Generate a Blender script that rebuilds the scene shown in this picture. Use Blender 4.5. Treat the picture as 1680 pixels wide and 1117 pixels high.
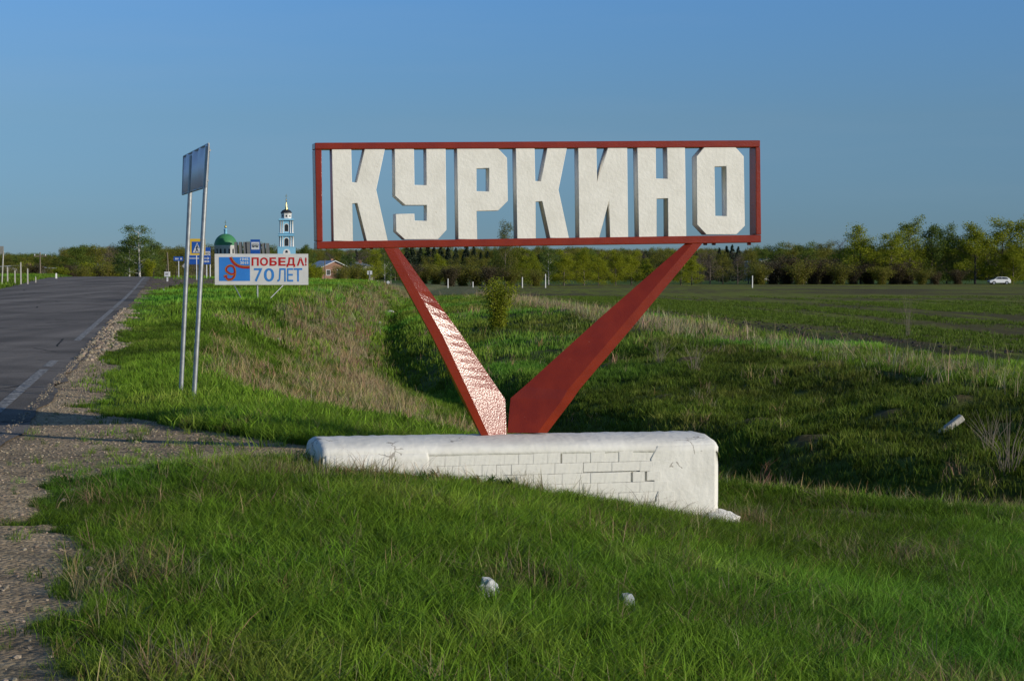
import bpy, bmesh, math, random
import numpy as np
from mathutils import Vector, Matrix, Euler

for o in list(bpy.data.objects):
    bpy.data.objects.remove(o)
SC = bpy.context.scene
C = SC.collection
R = math.radians

# ------------------------------------------------------------ camera, sky, sun, exposure
FP = 2800.0                      # focal length in pixels of the 1680 px wide photograph
CAMZ = 1.6
PITCH = math.atan(108.5 / FP)
cd = bpy.data.cameras.new('camera'); cam = bpy.data.objects.new('camera', cd); C.objects.link(cam)
cd.sensor_width = 36; cd.lens = FP / 1680 * 36
cd.clip_start = .1; cd.clip_end = 9000
cam.location = (0, 0, CAMZ); cam.rotation_euler = (math.pi / 2 - PITCH, 0, 0)
SC.camera = cam

SUN_EL = R(16.5)
SUN_AZ = R(118)                  # clockwise from +Y (the viewing direction)
W = bpy.data.worlds.new('World'); SC.world = W; W.use_nodes = True
nt = W.node_tree; nt.nodes.clear()
sky = nt.nodes.new('ShaderNodeTexSky'); sky.sky_type = 'NISHITA'; sky.sun_disc = False
sky.sun_elevation = SUN_EL; sky.sun_rotation = SUN_AZ
sky.altitude = 180; sky.air_density = 1.0; sky.dust_density = 0.15; sky.ozone_density = 2.4
bg = nt.nodes.new('ShaderNodeBackground'); bg.inputs[1].default_value = .116
wo = nt.nodes.new('ShaderNodeOutputWorld')
# clear spring air: deeper blue than the model gives, the same all round the horizon
tcw = nt.nodes.new('ShaderNodeTexCoord'); sxyz = nt.nodes.new('ShaderNodeSeparateXYZ'); nt.links.new(tcw.outputs['Generated'], sxyz.inputs[0])
rw = nt.nodes.new('ShaderNodeValToRGB'); nt.links.new(sxyz.outputs['Z'], rw.inputs[0]); els = rw.color_ramp.elements
els[0].position = 0; els[0].color = (.22, .36, .70, 1); els[1].position = .6; els[1].color = (.62, .72, .86, 1)
for ps, cl in ((.03, (.235, .38, .68)), (.09, (.34, .48, .68)), (.157, (.40, .62, .90)), (.3, (.50, .68, .92))):
    els.new(ps).color = (*cl, 1)
mw = nt.nodes.new('ShaderNodeVectorMath'); mw.operation = 'MULTIPLY'; nt.links.new(sky.outputs[0], mw.inputs[0]); nt.links.new(rw.outputs[0], mw.inputs[1])
wn = nt.nodes.new('ShaderNodeTexNoise'); wn.inputs['Scale'].default_value = 2.2; wn.inputs['Detail'].default_value = 6; wmp = nt.nodes.new('ShaderNodeMapping'); wmp.inputs['Scale'].default_value = (1, 1.6, 9)
nt.links.new(tcw.outputs['Generated'], wmp.inputs[0]); nt.links.new(wmp.outputs[0], wn.inputs['Vector'])
wr_ = nt.nodes.new('ShaderNodeMapRange'); wr_.inputs['From Min'].default_value = .5; wr_.inputs['From Max'].default_value = .8; wr_.inputs['To Max'].default_value = .10; nt.links.new(wn.outputs['Fac'], wr_.inputs[0])
wm = nt.nodes.new('ShaderNodeMixRGB'); nt.links.new(wr_.outputs[0], wm.inputs[0]); nt.links.new(mw.outputs[0], wm.inputs[1]); wm.inputs[2].default_value = (3.2, 3.6, 4.0, 1)
nt.links.new(wm.outputs[0], bg.inputs[0]); nt.links.new(bg.outputs[0], wo.inputs[0])
sd = bpy.data.lights.new('sun', 'SUN'); sun = bpy.data.objects.new('sun', sd); C.objects.link(sun)
sd.energy = 3.5; sd.angle = R(.53); sd.color = (1, .92, .78)
sdir = Vector((math.sin(SUN_AZ) * math.cos(SUN_EL), math.cos(SUN_AZ) * math.cos(SUN_EL), math.sin(SUN_EL)))
sun.rotation_euler = sdir.to_track_quat('Z', 'Y').to_euler(); sun.location = (30, -20, 30)
SC.view_settings.view_transform = 'Standard'; SC.view_settings.look = 'None'
SC.view_settings.exposure = 0.13; SC.view_settings.gamma = 1; SC.view_settings.use_curve_mapping = False
SC.cycles.max_bounces = 6; SC.cycles.diffuse_bounces = 3; SC.cycles.glossy_bounces = 2
SC.cycles.transmission_bounces = 3; SC.cycles.transparent_max_bounces = 4

# ------------------------------------------------------------ helpers
cp, sp = math.cos(PITCH), math.sin(PITCH)
def ray(px, py):
    a = (px - 840) / FP; b = (558.5 - py) / FP
    return Vector((a, cp + b * sp, -sp + b * cp))
def at(px, py, Y):                       # the place at distance Y that the photograph shows there
    d = ray(px, py); return Vector((0, 0, CAMZ)) + d * (Y / d.y)
def zat(py, Y):
    return at(840, py, Y).z
def on_plane(px, py, p0, n):
    d = ray(px, py); o = Vector((0, 0, CAMZ)); return o + d * ((p0 - o).dot(n) / d.dot(n))

def vnoise(x, y, seed=0):
    xi = np.floor(x).astype(np.int64); yi = np.floor(y).astype(np.int64)
    fx = x - xi; fy = y - yi; fx = fx * fx * (3 - 2 * fx); fy = fy * fy * (3 - 2 * fy)
    def h(a, b):
        n = (a * 374761393 + b * 668265263 + seed * 1274126177) & 0xffffffff
        n = ((n ^ (n >> 13)) * 1274126177) & 0xffffffff
        return ((n ^ (n >> 16)) & 0xffff) / 65535.0
    return (h(xi, yi) * (1 - fx) + h(xi + 1, yi) * fx) * (1 - fy) + (h(xi, yi + 1) * (1 - fx) + h(xi + 1, yi + 1) * fx) * fy
def fbm(x, y, s, o=4, seed=0):
    v = 0; a = .5; x = np.asarray(x, float) / s; y = np.asarray(y, float) / s
    for k in range(o):
        v = v + a * (vnoise(x, y, seed + k) - .5); x = x * 2.03 + 7.1; y = y * 2.03 + 3.7; a *= .5
    return v * 2          # about -1..1
def sst(a, b, x):
    t = np.clip((x - a) / (b - a), 0, 1); return t * t * (3 - 2 * t)

MATS = {}
def mat(name, c1, c2=None, rough=.8, nscale=8.0, bump=0.0, bscale=None, spec=.3, metal=0.0, detail=5, bdist=.01, coat=0, contrast=(.35, .65)):
    if name in MATS: return MATS[name]
    m = bpy.data.materials.new(name); m.use_nodes = True; t = m.node_tree; n = t.nodes; l = t.links
    p = n['Principled BSDF']; p.inputs['Roughness'].default_value = rough
    p.inputs['Specular IOR Level'].default_value = spec; p.inputs['Metallic'].default_value = metal
    p.inputs['Coat Weight'].default_value = coat
    tc = n.new('ShaderNodeTexCoord')
    c1 = (*c1, 1); c2 = (*(c2 or tuple(v * .8 for v in c1[:3])), 1)
    nz = n.new('ShaderNodeTexNoise'); nz.inputs['Scale'].default_value = nscale; nz.inputs['Detail'].default_value = detail
    l.new(tc.outputs['Object'], nz.inputs['Vector'])
    cr = n.new('ShaderNodeValToRGB'); cr.color_ramp.elements[0].color = c2; cr.color_ramp.elements[1].color = c1
    cr.color_ramp.elements[0].position = contrast[0]; cr.color_ramp.elements[1].position = contrast[1]
    l.new(nz.outputs['Fac'], cr.inputs[0]); l.new(cr.outputs[0], p.inputs['Base Color'])
    if bump:
        b = n.new('ShaderNodeBump'); b.inputs['Strength'].default_value = bump; b.inputs['Distance'].default_value = bdist
        bz = n.new('ShaderNodeTexNoise'); bz.inputs['Scale'].default_value = bscale or nscale * 4; bz.inputs['Detail'].default_value = 4
        l.new(tc.outputs['Object'], bz.inputs['Vector']); l.new(bz.outputs['Fac'], b.inputs['Height']); l.new(b.outputs[0], p.inputs['Normal'])
    MATS[name] = m; return m

def tag(o, label=None, cat=None, group=None, kind=None):
    if label: o['label'] = label
    if cat: o['category'] = cat
    if group: o['group'] = group
    if kind: o['kind'] = kind
    return o
def empty(name, loc=(0, 0, 0), rz=0, **k):
    o = bpy.data.objects.new(name, None); C.objects.link(o); o.location = loc; o.rotation_euler = (0, 0, rz)
    o.empty_display_size = .3
    return tag(o, **k)
def link(name, me, m=None, parent=None, loc=None, rot=None):
    o = bpy.data.objects.new(name, me); C.objects.link(o)
    if m is not None and len(me.materials) == 0: me.materials.append(m)
    if parent: o.parent = parent
    if loc is not None: o.location = loc
    if rot is not None: o.rotation_euler = rot
    return o
def copy_tree(o, parent=None):
    c = o.copy(); C.objects.link(c); c.parent = parent
    for ch in o.children: copy_tree(ch, c)
    return c

class MB:                                 # collects simple shapes, makes ONE mesh
    def __init__(s): s.v = []; s.f = []; s.sm = []
    def add(s, vs, fs, smooth=False):
        k = len(s.v); s.v += [tuple(v) for v in vs]; s.f += [[i + k for i in f] for f in fs]; s.sm += [smooth] * len(fs); return s
    def box(s, x0, x1, y0, y1, z0, z1):
        return s.add([(x0,y0,z0),(x1,y0,z0),(x1,y1,z0),(x0,y1,z0),(x0,y0,z1),(x1,y0,z1),(x1,y1,z1),(x0,y1,z1)],
                     [(0,3,2,1),(4,5,6,7),(0,1,5,4),(1,2,6,5),(2,3,7,6),(3,0,4,7)])
    def tube(s, p0, p1, r0, r1=None, n=8, cap=True):
        r1 = r0 if r1 is None else r1; p0 = Vector(p0); p1 = Vector(p1); d = (p1 - p0).normalized()
        a = d.orthogonal().normalized(); b = d.cross(a); vs = []
        for p, r in ((p0, r0), (p1, r1)):
            for i in range(n):
                t = 2 * math.pi * i / n; vs.append(p + (a * math.cos(t) + b * math.sin(t)) * r)
        s.add(vs, [(i, (i + 1) % n, n + (i + 1) % n, n + i) for i in range(n)], True)
        if cap: s.add(vs, [tuple(reversed(range(n))), tuple(range(n, 2 * n))])
        return s
    def lathe(s, prof, n=16, c=(0, 0), flat=False):          # prof: (r, z) from the bottom up
        vs = []; fs = []
        for r, z in prof:
            for i in range(n):
                t = 2 * math.pi * (i + .5) / n; vs.append((c[0] + r * math.cos(t), c[1] + r * math.sin(t), z))
        for k in range(len(prof) - 1):
            for i in range(n): fs.append((k*n+i, k*n+(i+1)%n, (k+1)*n+(i+1)%n, (k+1)*n+i))
        return s.add(vs, fs, not flat)
    def prism(s, pts, y0, y1):                                # outline in x,z; pushed along y
        n = len(pts)
        a = sum(pts[i][0] * pts[(i+1)%n][1] - pts[(i+1)%n][0] * pts[i][1] for i in range(n))
        if a < 0: pts = pts[::-1]
        vs = [(x, y0, z) for x, z in pts] + [(x, y1, z) for x, z in pts]
        return s.add(vs, [tuple(range(n)), tuple(reversed(range(n, 2*n)))] + [((i+1)%n, i, n+i, n+(i+1)%n) for i in range(n)])
    def mesh(s, name):
        me = bpy.data.meshes.new(name); me.from_pydata(s.v, [], s.f); me.polygons.foreach_set('use_smooth', s.sm); me.update(); return me
    def build(s, name, m, parent=None, loc=None, rot=None):
        return link(name, s.mesh(name), m, parent, loc, rot)

def poly_mesh(name, loops, depth, bevel=0.0):     # flat outline (with holes) of real thickness, in x,y, thickness along z
    cu = bpy.data.curves.new(name, 'CURVE'); cu.dimensions = '2D'; cu.fill_mode = 'BOTH'
    cu.extrude = max(depth / 2 - bevel, 0); cu.bevel_depth = bevel; cu.bevel_resolution = 0
    if bevel: cu.offset = -bevel
    for lp in loops:
        s = cu.splines.new('POLY'); s.points.add(len(lp) - 1)
        for i, p in enumerate(lp): s.points[i].co = (p[0], p[1], 0, 1)
        s.use_cyclic_u = True
    o = bpy.data.objects.new(name, cu); C.objects.link(o); bpy.context.view_layer.update()
    me = bpy.data.meshes.new_from_object(o); bpy.data.objects.remove(o); me.name = name
    me.materials.clear()
    return me
def text_mesh(body, x0, x1, z0, z1, y, bold=0.0, shear=0.0):       # lettering fitted to a box, standing in the x,z plane facing -y
    cu = bpy.data.curves.new('text', 'FONT'); cu.body = body; cu.offset = bold; cu.extrude = 0; cu.shear = shear; cu.resolution_u = 4
    o = bpy.data.objects.new('text', cu); C.objects.link(o); bpy.context.view_layer.update()
    me = bpy.data.meshes.new_from_object(o); bpy.data.objects.remove(o); me.materials.clear()
    xs = [v.co.x for v in me.vertices]; ys = [v.co.y for v in me.vertices]
    a, b, c, d = min(xs), max(xs), min(ys), max(ys)
    for v in me.vertices:
        v.co = (x0 + (v.co.x - a) / (b - a) * (x1 - x0), y, z0 + (v.co.y - c) / (d - c) * (z1 - z0))
    return me

# ------------------------------------------------------------ the lie of the land
def itp(Y, nodes):
    k = sorted(nodes); return np.interp(Y, [a for a, b in k], [b for a, b in k])
ZR = [(-60,0),(20,0),(30,.08),(48,.25),(75,.5),(100,.82),(122,1.2),(133,1.33),(155,1.36),(175,1.2),(210,.6),(260,.1),(400,-.3),(4000,-.3)]
def feats(Y):
    Y = np.asarray(Y, float)
    zr = itp(Y, ZR)
    Rr = -2 - .2 * Y; L = Rr - 7.3
    F = []
    fl = np.minimum(zr, 1.36)
    F.append((L - 400 - 2 * np.abs(Y), fl * 0 + itp(Y, [(0, .3), (150, 1.0), (260, .5), (400, -.1), (4000, 0)])))
    F.append((L - 30, zr + .22)); F.append((L - 1.3, zr + .10)); F.append((L - .2, zr)); F.append((Rr + .2, zr)); 
    G = Rr + 1.3; F.append((G, zr - .02))
    P = itp(Y, [(-30,-1.5),(15,-1.5),(18.5,-2.2),(21,-3.2),(25,-4.9),(40,-8.2),(49,-9.5),(70,-9.8),(100,-10.8),(130,-12),(160,-13),(220,-20)])
    P = np.maximum(P, G + .3); F.append((P, itp(Y, [(20,0),(40,.15),(49,.28),(70,.58),(100,.78),(130,1.0),(160,.9),(220,.2),(300,0),(400,-.3)])))
    M = itp(Y, [(-30,2.5),(17.2,2.5),(18,-.3),(18.5,-1.4),(21,-2.9),(25,-4.7),(40,-7.8),(49,-9),(70,-9.5),(100,-10.4),(130,-11.6),(160,-12.4),(220,-16)])
    M = np.maximum(M, P + .2); F.append((M, itp(Y, [(0,-.25),(8,-.42),(12,-.58),(15,-.66),(16.8,-.66),(17.5,-.5),(18,-.2),(18.5,-.06),(21,0),(25,.01),(40,.13),(49,.28),(70,.57),(100,.77),(130,.95),(160,.8),(220,.15),(300,0),(400,-.3)])))
    V = itp(Y, [(-30,14),(14,14),(16,12),(16.6,9),(17.1,5.3),(17.7,2),(18.4,-.7),(21,-2.7),(25,-4.5),(40,-7.4),(49,-8.4),(70,-9),(100,-10),(130,-11),(160,-11.5),(220,-12)])
    V = np.maximum(V, M + .2); F.append((V, itp(Y, [(-30,-1.3),(14,-1.5),(16,-1.3),(16.6,-1.0),(17.1,-.77),(17.7,-.48),(18.4,-.12),(21,-.02),(25,0),(40,.12),(49,.28),(70,.55),(100,.75),(130,.9),(160,.6),(220,0),(300,-.1),(400,-.3)])))
    Wt = itp(Y, [(-30,15.5),(14,15.5),(16,13.5),(16.6,10.5),(17.1,7.2),(17.7,4),(18.4,1.4),(19.5,.3),(21,-.8),(25,-2.5),(40,-5),(49,-6),(70,-7),(100,-8.8),(130,-10),(160,-10.5),(220,-11)])
    Wt = np.maximum(Wt, V + .3); F.append((Wt, itp(Y, [(-30,-1.6),(14,-1.7),(16,-1.65),(16.6,-1.5),(17.1,-1.35),(17.7,-1.15),(18.4,-.95),(19.5,-.95),(21,-.9),(25,-.9),(40,-.8),(49,-.7),(70,-.45),(100,-.1),(130,.2),(160,.1),(220,-.2),(400,-.3)])))
    D = itp(Y, [(-30,60),(16,40),(18,26),(19,16),(20,11.5),(22.4,7),(24,4.6),(30,2.2),(38,0),(49,-2.8),(70,-5),(112,-8),(150,-9),(200,-10),(260,-10)])
    D = np.maximum(D, Wt + .5); F.append((D, itp(Y, [(-30,-2),(16,-1.9),(20,-1.9),(24,-1.9),(30,-1.85),(49,-1.85),(70,-1.7),(112,-1.35),(150,-.8),(200,-.45),(400,-.3)])))
    D3 = D + 1.35; F.append((D3, F[-1][1] + itp(Y, [(0,.4),(20,.6),(24,.8),(40,.82),(100,.7),(150,.3),(200,.05),(400,0)])))
    B = itp(Y, [(-30,85),(16,60),(19,26),(20,20),(22,14.5),(24,11),(28,8.6),(50,5.3),(70,3.7),(100,.9),(130,-1),(152,-2.5),(200,-5),(400,-8)])
    B = np.maximum(B, D + 3.4); F.append((B, itp(Y, [(-30,-.5),(20,-.46),(24,-.42),(28,-.38),(50,-.33),(100,-.3),(200,-.33),(400,-.35)])))
    Fe = itp(Y, [(-30,95),(16,66),(19,36),(20,28),(24,18),(28,14.5),(38,11.6),(100,5.4),(152,.6),(200,-1.5),(330,-6)])
    Fe = np.maximum(Fe, B + 1); F.append((Fe, itp(Y, [(0,-.42),(150,-.36),(330,-.4),(4000,-.3)])))
    F.append((Fe + 3000, itp(Y, [(0,-.42),(330,-.4),(4000,-.3)])))
    return F
def lerp_feats(X, Y):
    F = feats(Y); z = F[0][1].copy() if hasattr(F[0][1], 'copy') else F[0][1]
    z = np.broadcast_to(z, np.broadcast(X, Y).shape).astype(float).copy()
    for (xa, za), (xb, zb) in zip(F[:-1], F[1:]):
        t = np.clip((X - xa) / (xb - xa), 0, 1); t = .55 * t + .45 * t * t * (3 - 2 * t)
        z = np.where(X > xa, za + (zb - za) * t, z)
    return z, F
def sideways(X, Y): return (X + 2 + .2 * Y) * .98          # metres right of the road's right edge line
TRACK = [(-5.2,20.2),(-4.4,19.2),(-3.0,17.3),(-1.9,15.9),(-1.5,15.4),(-1.7,14.5),(-2.5,13.9),(-3.3,13.6),(-4.4,12.9)]
def in_poly(X, Y, poly):
    c = np.zeros(np.shape(X), bool); n = len(poly)
    for i in range(n):
        x1, y1 = poly[i]; x2, y2 = poly[(i + 1) % n]
        hit = ((y1 > Y) != (y2 > Y)) & (X < (x2 - x1) * (Y - y1) / (y2 - y1 + 1e-12) + x1); c ^= hit
    return c
def masks(X, Y, F):
    s = sideways(X, Y); n1 = fbm(X, Y, 1.1, 4, 11); n2 = fbm(X, Y, 3.0, 3, 21); n3 = fbm(X, Y, 8, 3, 31)
    gw = itp(Y, [(0,1.5),(7,1.35),(9,1.4),(12,1.25),(14,1.15),(20,1.1),(30,.95),(60,.6),(90,.8),(104,2.5),(112,9),(140,10),(150,2),(170,1)])
    grav = ((s > -1) & (s < gw + .55 * n1 + .25 * n2)).astype(float)
    jx = X + .25 * n1; jy = Y + .35 * fbm(X, Y, 1.0, 3, 41)
    grav = np.maximum(grav, in_poly(jx, jy, TRACK).astype(float))
    B = F[12][0]; Fe = F[13][0]; D = F[10][0]; V = F[8][0]
    field = sst(-.2, .3, X - Fe + .5 * n1) * (Y > 15) * (Y < 345)
    belt = sst(-.8, .4, X - B + 1.2 * n2) * (1 - sst(1.9, 3.2, X - B + .8 * n1)) * (1 - sst(-2.2, -1.2, X - Fe)) 
    bank = sst(-.3, 1.2, X - V + .8 * n2) * (1 - sst(-.5, 1.0, X - (D * .5 + F[9][0] * .5))) * (Y > 17.5) * sst(-.35, .25, n3 + .25 + .5 * n1)
    ditch = sst(0, 1, (X - V) / np.maximum(B - V, 1)) * (X < B) * (X > V)
    return s, grav, field, belt, bank, ditch, n1, n2, n3
MOUNDS = [(1085,660,.5,.16),(1000,606,.5,.16),(1575,664,.4,.15),(1240,700,.6,.15),(1330,735,.7,.16),(1130,600,.6,.15),(1450,690,.5,.14),(760,620,.8,.1)]
def hz(X, Y, parts=False):
    X = np.asarray(X, float); Y = np.asarray(Y, float)
    z, F = lerp_feats(X, Y)
    # soften the loft by averaging neighbours
    for dx, dy in ((.35,0),(-.35,0),(0,.5),(0,-.5)):
        z = z + lerp_feats(X + dx, Y + dy)[0]
    z = z / 5
    m = masks(X, Y, F); s, grav, field, belt, bank, ditch, n1, n2, n3 = m
    near = 1 - sst(60, 200, Y)
    rough = ((s > .5) & (grav < .5)) * 1.0
    z = z + rough * near * (.025 * n1 + .03 * n2 * (1 - field))
    z = z + near * ditch * (.22 * n2 + .13 * n1 + .26 * n3 * (Y > 22))
    z = z + near * field * (.05 * fbm(X + .0956 * Y, Y * .12, .7, 3, 77)) - .12 * np.exp(-((X - F[13][0] - .5) / .5) ** 2) * (Y < 200) * (Y > 20)
    z = z + .02 * n2 * (s < -8)
    for (mx, my, r, h) in MOUND_XY:
        z = z + h * np.exp(-((X - mx) ** 2 + (Y - my) ** 2) / (r * r) * 1.5)
    z = z - .05 * np.exp(-((X + .9) / 1.1) ** 2 - ((Y - 13.6) / .8) ** 2)
    # bed of the road lies a little under the asphalt sheet
    z = z - .035 * ((s < .35) & (s > -7.75))
    return (z, F, m) if parts else z
MOUND_XY = []
def ground_hit(px, py, y0=4, y1=600):      # where the view ray meets the ground
    d = ray(px, py); ys = np.geomspace(y0, y1, 1500); X = d.x / d.y * ys; Z = CAMZ + d.z / d.y * ys
    g = hz(X, ys); k = np.argmax(Z < g); 
    if not (Z < g).any(): k = len(ys) - 1
    return float(X[k]), float(ys[k]), float(g[k])
for (px, py, r, h) in MOUNDS:
    gx, gy, gz = ground_hit(px, py); MOUND_XY.append((gx, gy, r, h))
def gz(x, y): return float(hz(np.array([x]), np.array([y]))[0])

# ------------------------------------------------------------ ground sheet
def ground_colours(X, Y, F, m):
    s, grav, field, belt, bank, ditch, n1, n2, n3 = m
    n4 = fbm(X, Y, .35, 3, 51)
    col = np.zeros(X.shape + (3,)); 
    def mixc(c, w):
        nonlocal col; w = np.clip(w, 0, 1)[..., None]; col = col * (1 - w) + np.array(c) * w
    mixc((.075, .125, .018), np.ones_like(X))
    mixc((.038, .066, .016), sst(0, .6, n3)); mixc((.10, .11, .03), sst(.15, .7, n1) * .6)
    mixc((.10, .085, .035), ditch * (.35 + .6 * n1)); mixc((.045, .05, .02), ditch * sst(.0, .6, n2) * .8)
    mixc((.17, .135, .07), bank * (.65 + .35 * n1)); mixc((.17, .14, .07), belt * (.6 + .5 * n1))
    mixc((.05, .04, .026), np.maximum(field, sst(-1.2, -.7, X - F[13][0]) * (Y > 20) * (Y < 340)))
    mixc((.20, .18, .10), ((Y > 170) & (Y < 330) & (X < F[13][0] + 2) & (s > 12)) * (.5 + .3 * n2))
    g = (.38, .285, .175)
    mixc(g, grav); mixc((.25, .19, .125), grav * sst(-.1, .6, n1) * .7); mixc((.36, .29, .18), grav * sst(.1, .6, n4) * .7)
    mixc((.17, .13, .095), grav * (Y > 95))
    for (mx, my, r, h) in MOUND_XY: mixc((.13, .085, .045), .8 * np.exp(-((X - mx) ** 2 + (Y - my) ** 2) / (r * r) * 2.2))
    px_ = np.abs((Y - 16.1) + .12 * (X - 4) + .25 * n2); mixc((.12, .095, .06), (px_ < .22) * (X > 2.8) * .8)
    return col
ys = np.concatenate([np.linspace(-25, 4, 40)[:-1], np.linspace(4, 26, 300)[:-1], np.geomspace(26, 150, 330)[:-1], np.geomspace(150, 4000, 110)])
us = np.linspace(-1, 1, 520); us = np.sign(us) * (.55 * np.abs(us) + .45 * np.abs(us) ** 3)
YY = np.repeat(ys[:, None], len(us), 1); wid = .42 * np.maximum(YY, 0) + 10; 
XX = us[None, :] * wid * np.where(np.abs(us[None, :]) > .8, 1 + (np.abs(us[None, :]) - .8) * 12, 1)
ZZ, FF, MM = hz(XX, YY, True)
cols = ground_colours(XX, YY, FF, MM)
nr, nc = XX.shape
verts = np.stack([XX, YY, ZZ], -1).reshape(-1, 3)
idx = np.arange(nr * nc).reshape(nr, nc)
faces = np.stack([idx[:-1, :-1], idx[:-1, 1:], idx[1:, 1:], idx[1:, :-1]], -1).reshape(-1, 4)
gm = bpy.data.meshes.new('ground'); gm.vertices.add(len(verts)); gm.vertices.foreach_set('co', verts.ravel())
gm.loops.add(faces.size); gm.loops.foreach_set('vertex_index', faces.ravel().astype(np.int32))
gm.polygons.add(len(faces)); gm.polygons.foreach_set('loop_start', np.arange(0, faces.size, 4, dtype=np.int32)); gm.polygons.foreach_set('loop_total', np.full(len(faces), 4, dtype=np.int32))
gm.polygons.foreach_set('use_smooth', np.ones(len(faces), bool)); gm.update(calc_edges=True)
ca = gm.color_attributes.new('col', 'FLOAT_COLOR', 'POINT'); ca.data.foreach_set('color', np.concatenate([cols, np.ones(cols.shape[:2] + (1,))], -1).ravel().astype(np.float32))
fa = gm.attributes.new('field', 'FLOAT', 'POINT'); fa.data.foreach_set('value', MM[2].ravel().astype(np.float32))
ga = gm.attributes.new('gravel', 'FLOAT', 'POINT'); ga.data.foreach_set('value', MM[1].ravel().astype(np.float32))

def N(t, typ, **k):
    n = t.nodes.new(typ)
    for a, b in k.items():
        if a.startswith('i_'): n.inputs[a[2:].replace('_', ' ')].default_value = b
        else: setattr(n, a, b)
    return n
m = bpy.data.materials.new('ground_soil'); m.use_nodes = True; t = m.node_tree; l = t.links; p = t.nodes['Principled BSDF']
p.inputs['Roughness'].default_value = .95; p.inputs['Specular IOR Level'].default_value = .1
a = N(t, 'ShaderNodeAttribute', attribute_name='col'); f = N(t, 'ShaderNodeAttribute', attribute_name='field'); g_ = N(t, 'ShaderNodeAttribute', attribute_name='gravel')
geo = N(t, 'ShaderNodeNewGeometry')
nz = N(t, 'ShaderNodeTexNoise', i_Scale=9.0, i_Detail=8.0, i_Roughness=.7); l.new(geo.outputs['Position'], nz.inputs['Vector'])
nzc = N(t, 'ShaderNodeTexNoise', i_Scale=1.1, i_Detail=5.0, i_Roughness=.6); l.new(geo.outputs['Position'], nzc.inputs['Vector'])
mr = N(t, 'ShaderNodeMapRange'); mr.inputs['From Min'].default_value = .3; mr.inputs['From Max'].default_value = .7; mr.inputs['To Min'].default_value = .45; mr.inputs['To Max'].default_value = 1.55
l.new(nz.outputs['Fac'], mr.inputs[0])
mr2 = N(t, 'ShaderNodeMapRange'); mr2.inputs['From Min'].default_value = .3; mr2.inputs['From Max'].default_value = .7; mr2.inputs['To Min'].default_value = .7; mr2.inputs['To Max'].default_value = 1.3
l.new(nzc.outputs['Fac'], mr2.inputs[0])
mul = N(t, 'ShaderNodeMath', operation='MULTIPLY'); l.new(mr.outputs[0], mul.inputs[0]); l.new(mr2.outputs[0], mul.inputs[1])
vm = N(t, 'ShaderNodeVectorMath', operation='SCALE'); l.new(a.outputs['Color'], vm.inputs[0]); l.new(mul.outputs[0], vm.inputs['Scale'])
# the sown field: dark soil with streaks of young green along the drills
mp = N(t, 'ShaderNodeMapping'); mp.inputs['Rotation'].default_value = (0, 0, R(-5.5)); mp.inputs['Scale'].default_value = (1.0, .05, 1)
l.new(geo.outputs['Position'], mp.inputs[0])
fn = N(t, 'ShaderNodeTexNoise', i_Scale=1.3, i_Detail=6.0, i_Roughness=.65); l.new(mp.outputs[0], fn.inputs['Vector'])
fn2 = N(t, 'ShaderNodeTexNoise', i_Scale=.035, i_Detail=3.0); l.new(geo.outputs['Position'], fn2.inputs['Vector'])
ad = N(t, 'ShaderNodeMath', operation='MULTIPLY_ADD'); l.new(fn2.outputs['Fac'], ad.inputs[0]); ad.inputs[1].default_value = .9; l.new(fn.outputs['Fac'], ad.inputs[2])
cr = N(t, 'ShaderNodeValToRGB'); l.new(ad.outputs[0], cr.inputs[0])
cr.color_ramp.elements[0].position = .72; cr.color_ramp.elements[0].color = (.078, .058, .030, 1)
cr.color_ramp.elements[1].position = 1.12; cr.color_ramp.elements[1].color = (.150, .170, .022, 1)
cr.color_ramp.elements.new(.92).color = (.112, .105, .028, 1)
vm2 = N(t, 'ShaderNodeVectorMath', operation='SCALE'); l.new(cr.outputs[0], vm2.inputs[0]); l.new(mr.outputs[0], vm2.inputs['Scale'])
mx = N(t, 'ShaderNodeMix', data_type='RGBA'); l.new(f.outputs['Fac'], mx.inputs['Factor']); l.new(vm.outputs[0], mx.inputs['A']); l.new(vm2.outputs[0], mx.inputs['B'])
l.new(mx.outputs['Result'], p.inputs['Base Color'])
vo = N(t, 'ShaderNodeTexVoronoi', i_Scale=28.0); l.new(geo.outputs['Position'], vo.inputs['Vector'])
b1 = N(t, 'ShaderNodeBump', i_Strength=.7, i_Distance=.05); l.new(nz.outputs['Fac'], b1.inputs['Height'])
gmul = N(t, 'ShaderNodeMath', operation='MULTIPLY'); l.new(g_.outputs['Fac'], gmul.inputs[0]); gmul.inputs[1].default_value = .8
b2 = N(t, 'ShaderNodeBump', i_Distance=.025); b2.invert = True; l.new(gmul.outputs[0], b2.inputs['Strength']); l.new(vo.outputs['Distance'], b2.inputs['Height']); l.new(b1.outputs[0], b2.inputs['Normal'])
l.new(b2.outputs[0], p.inputs['Normal'])
ground = link('ground', gm, m); tag(ground, kind='structure')

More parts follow.
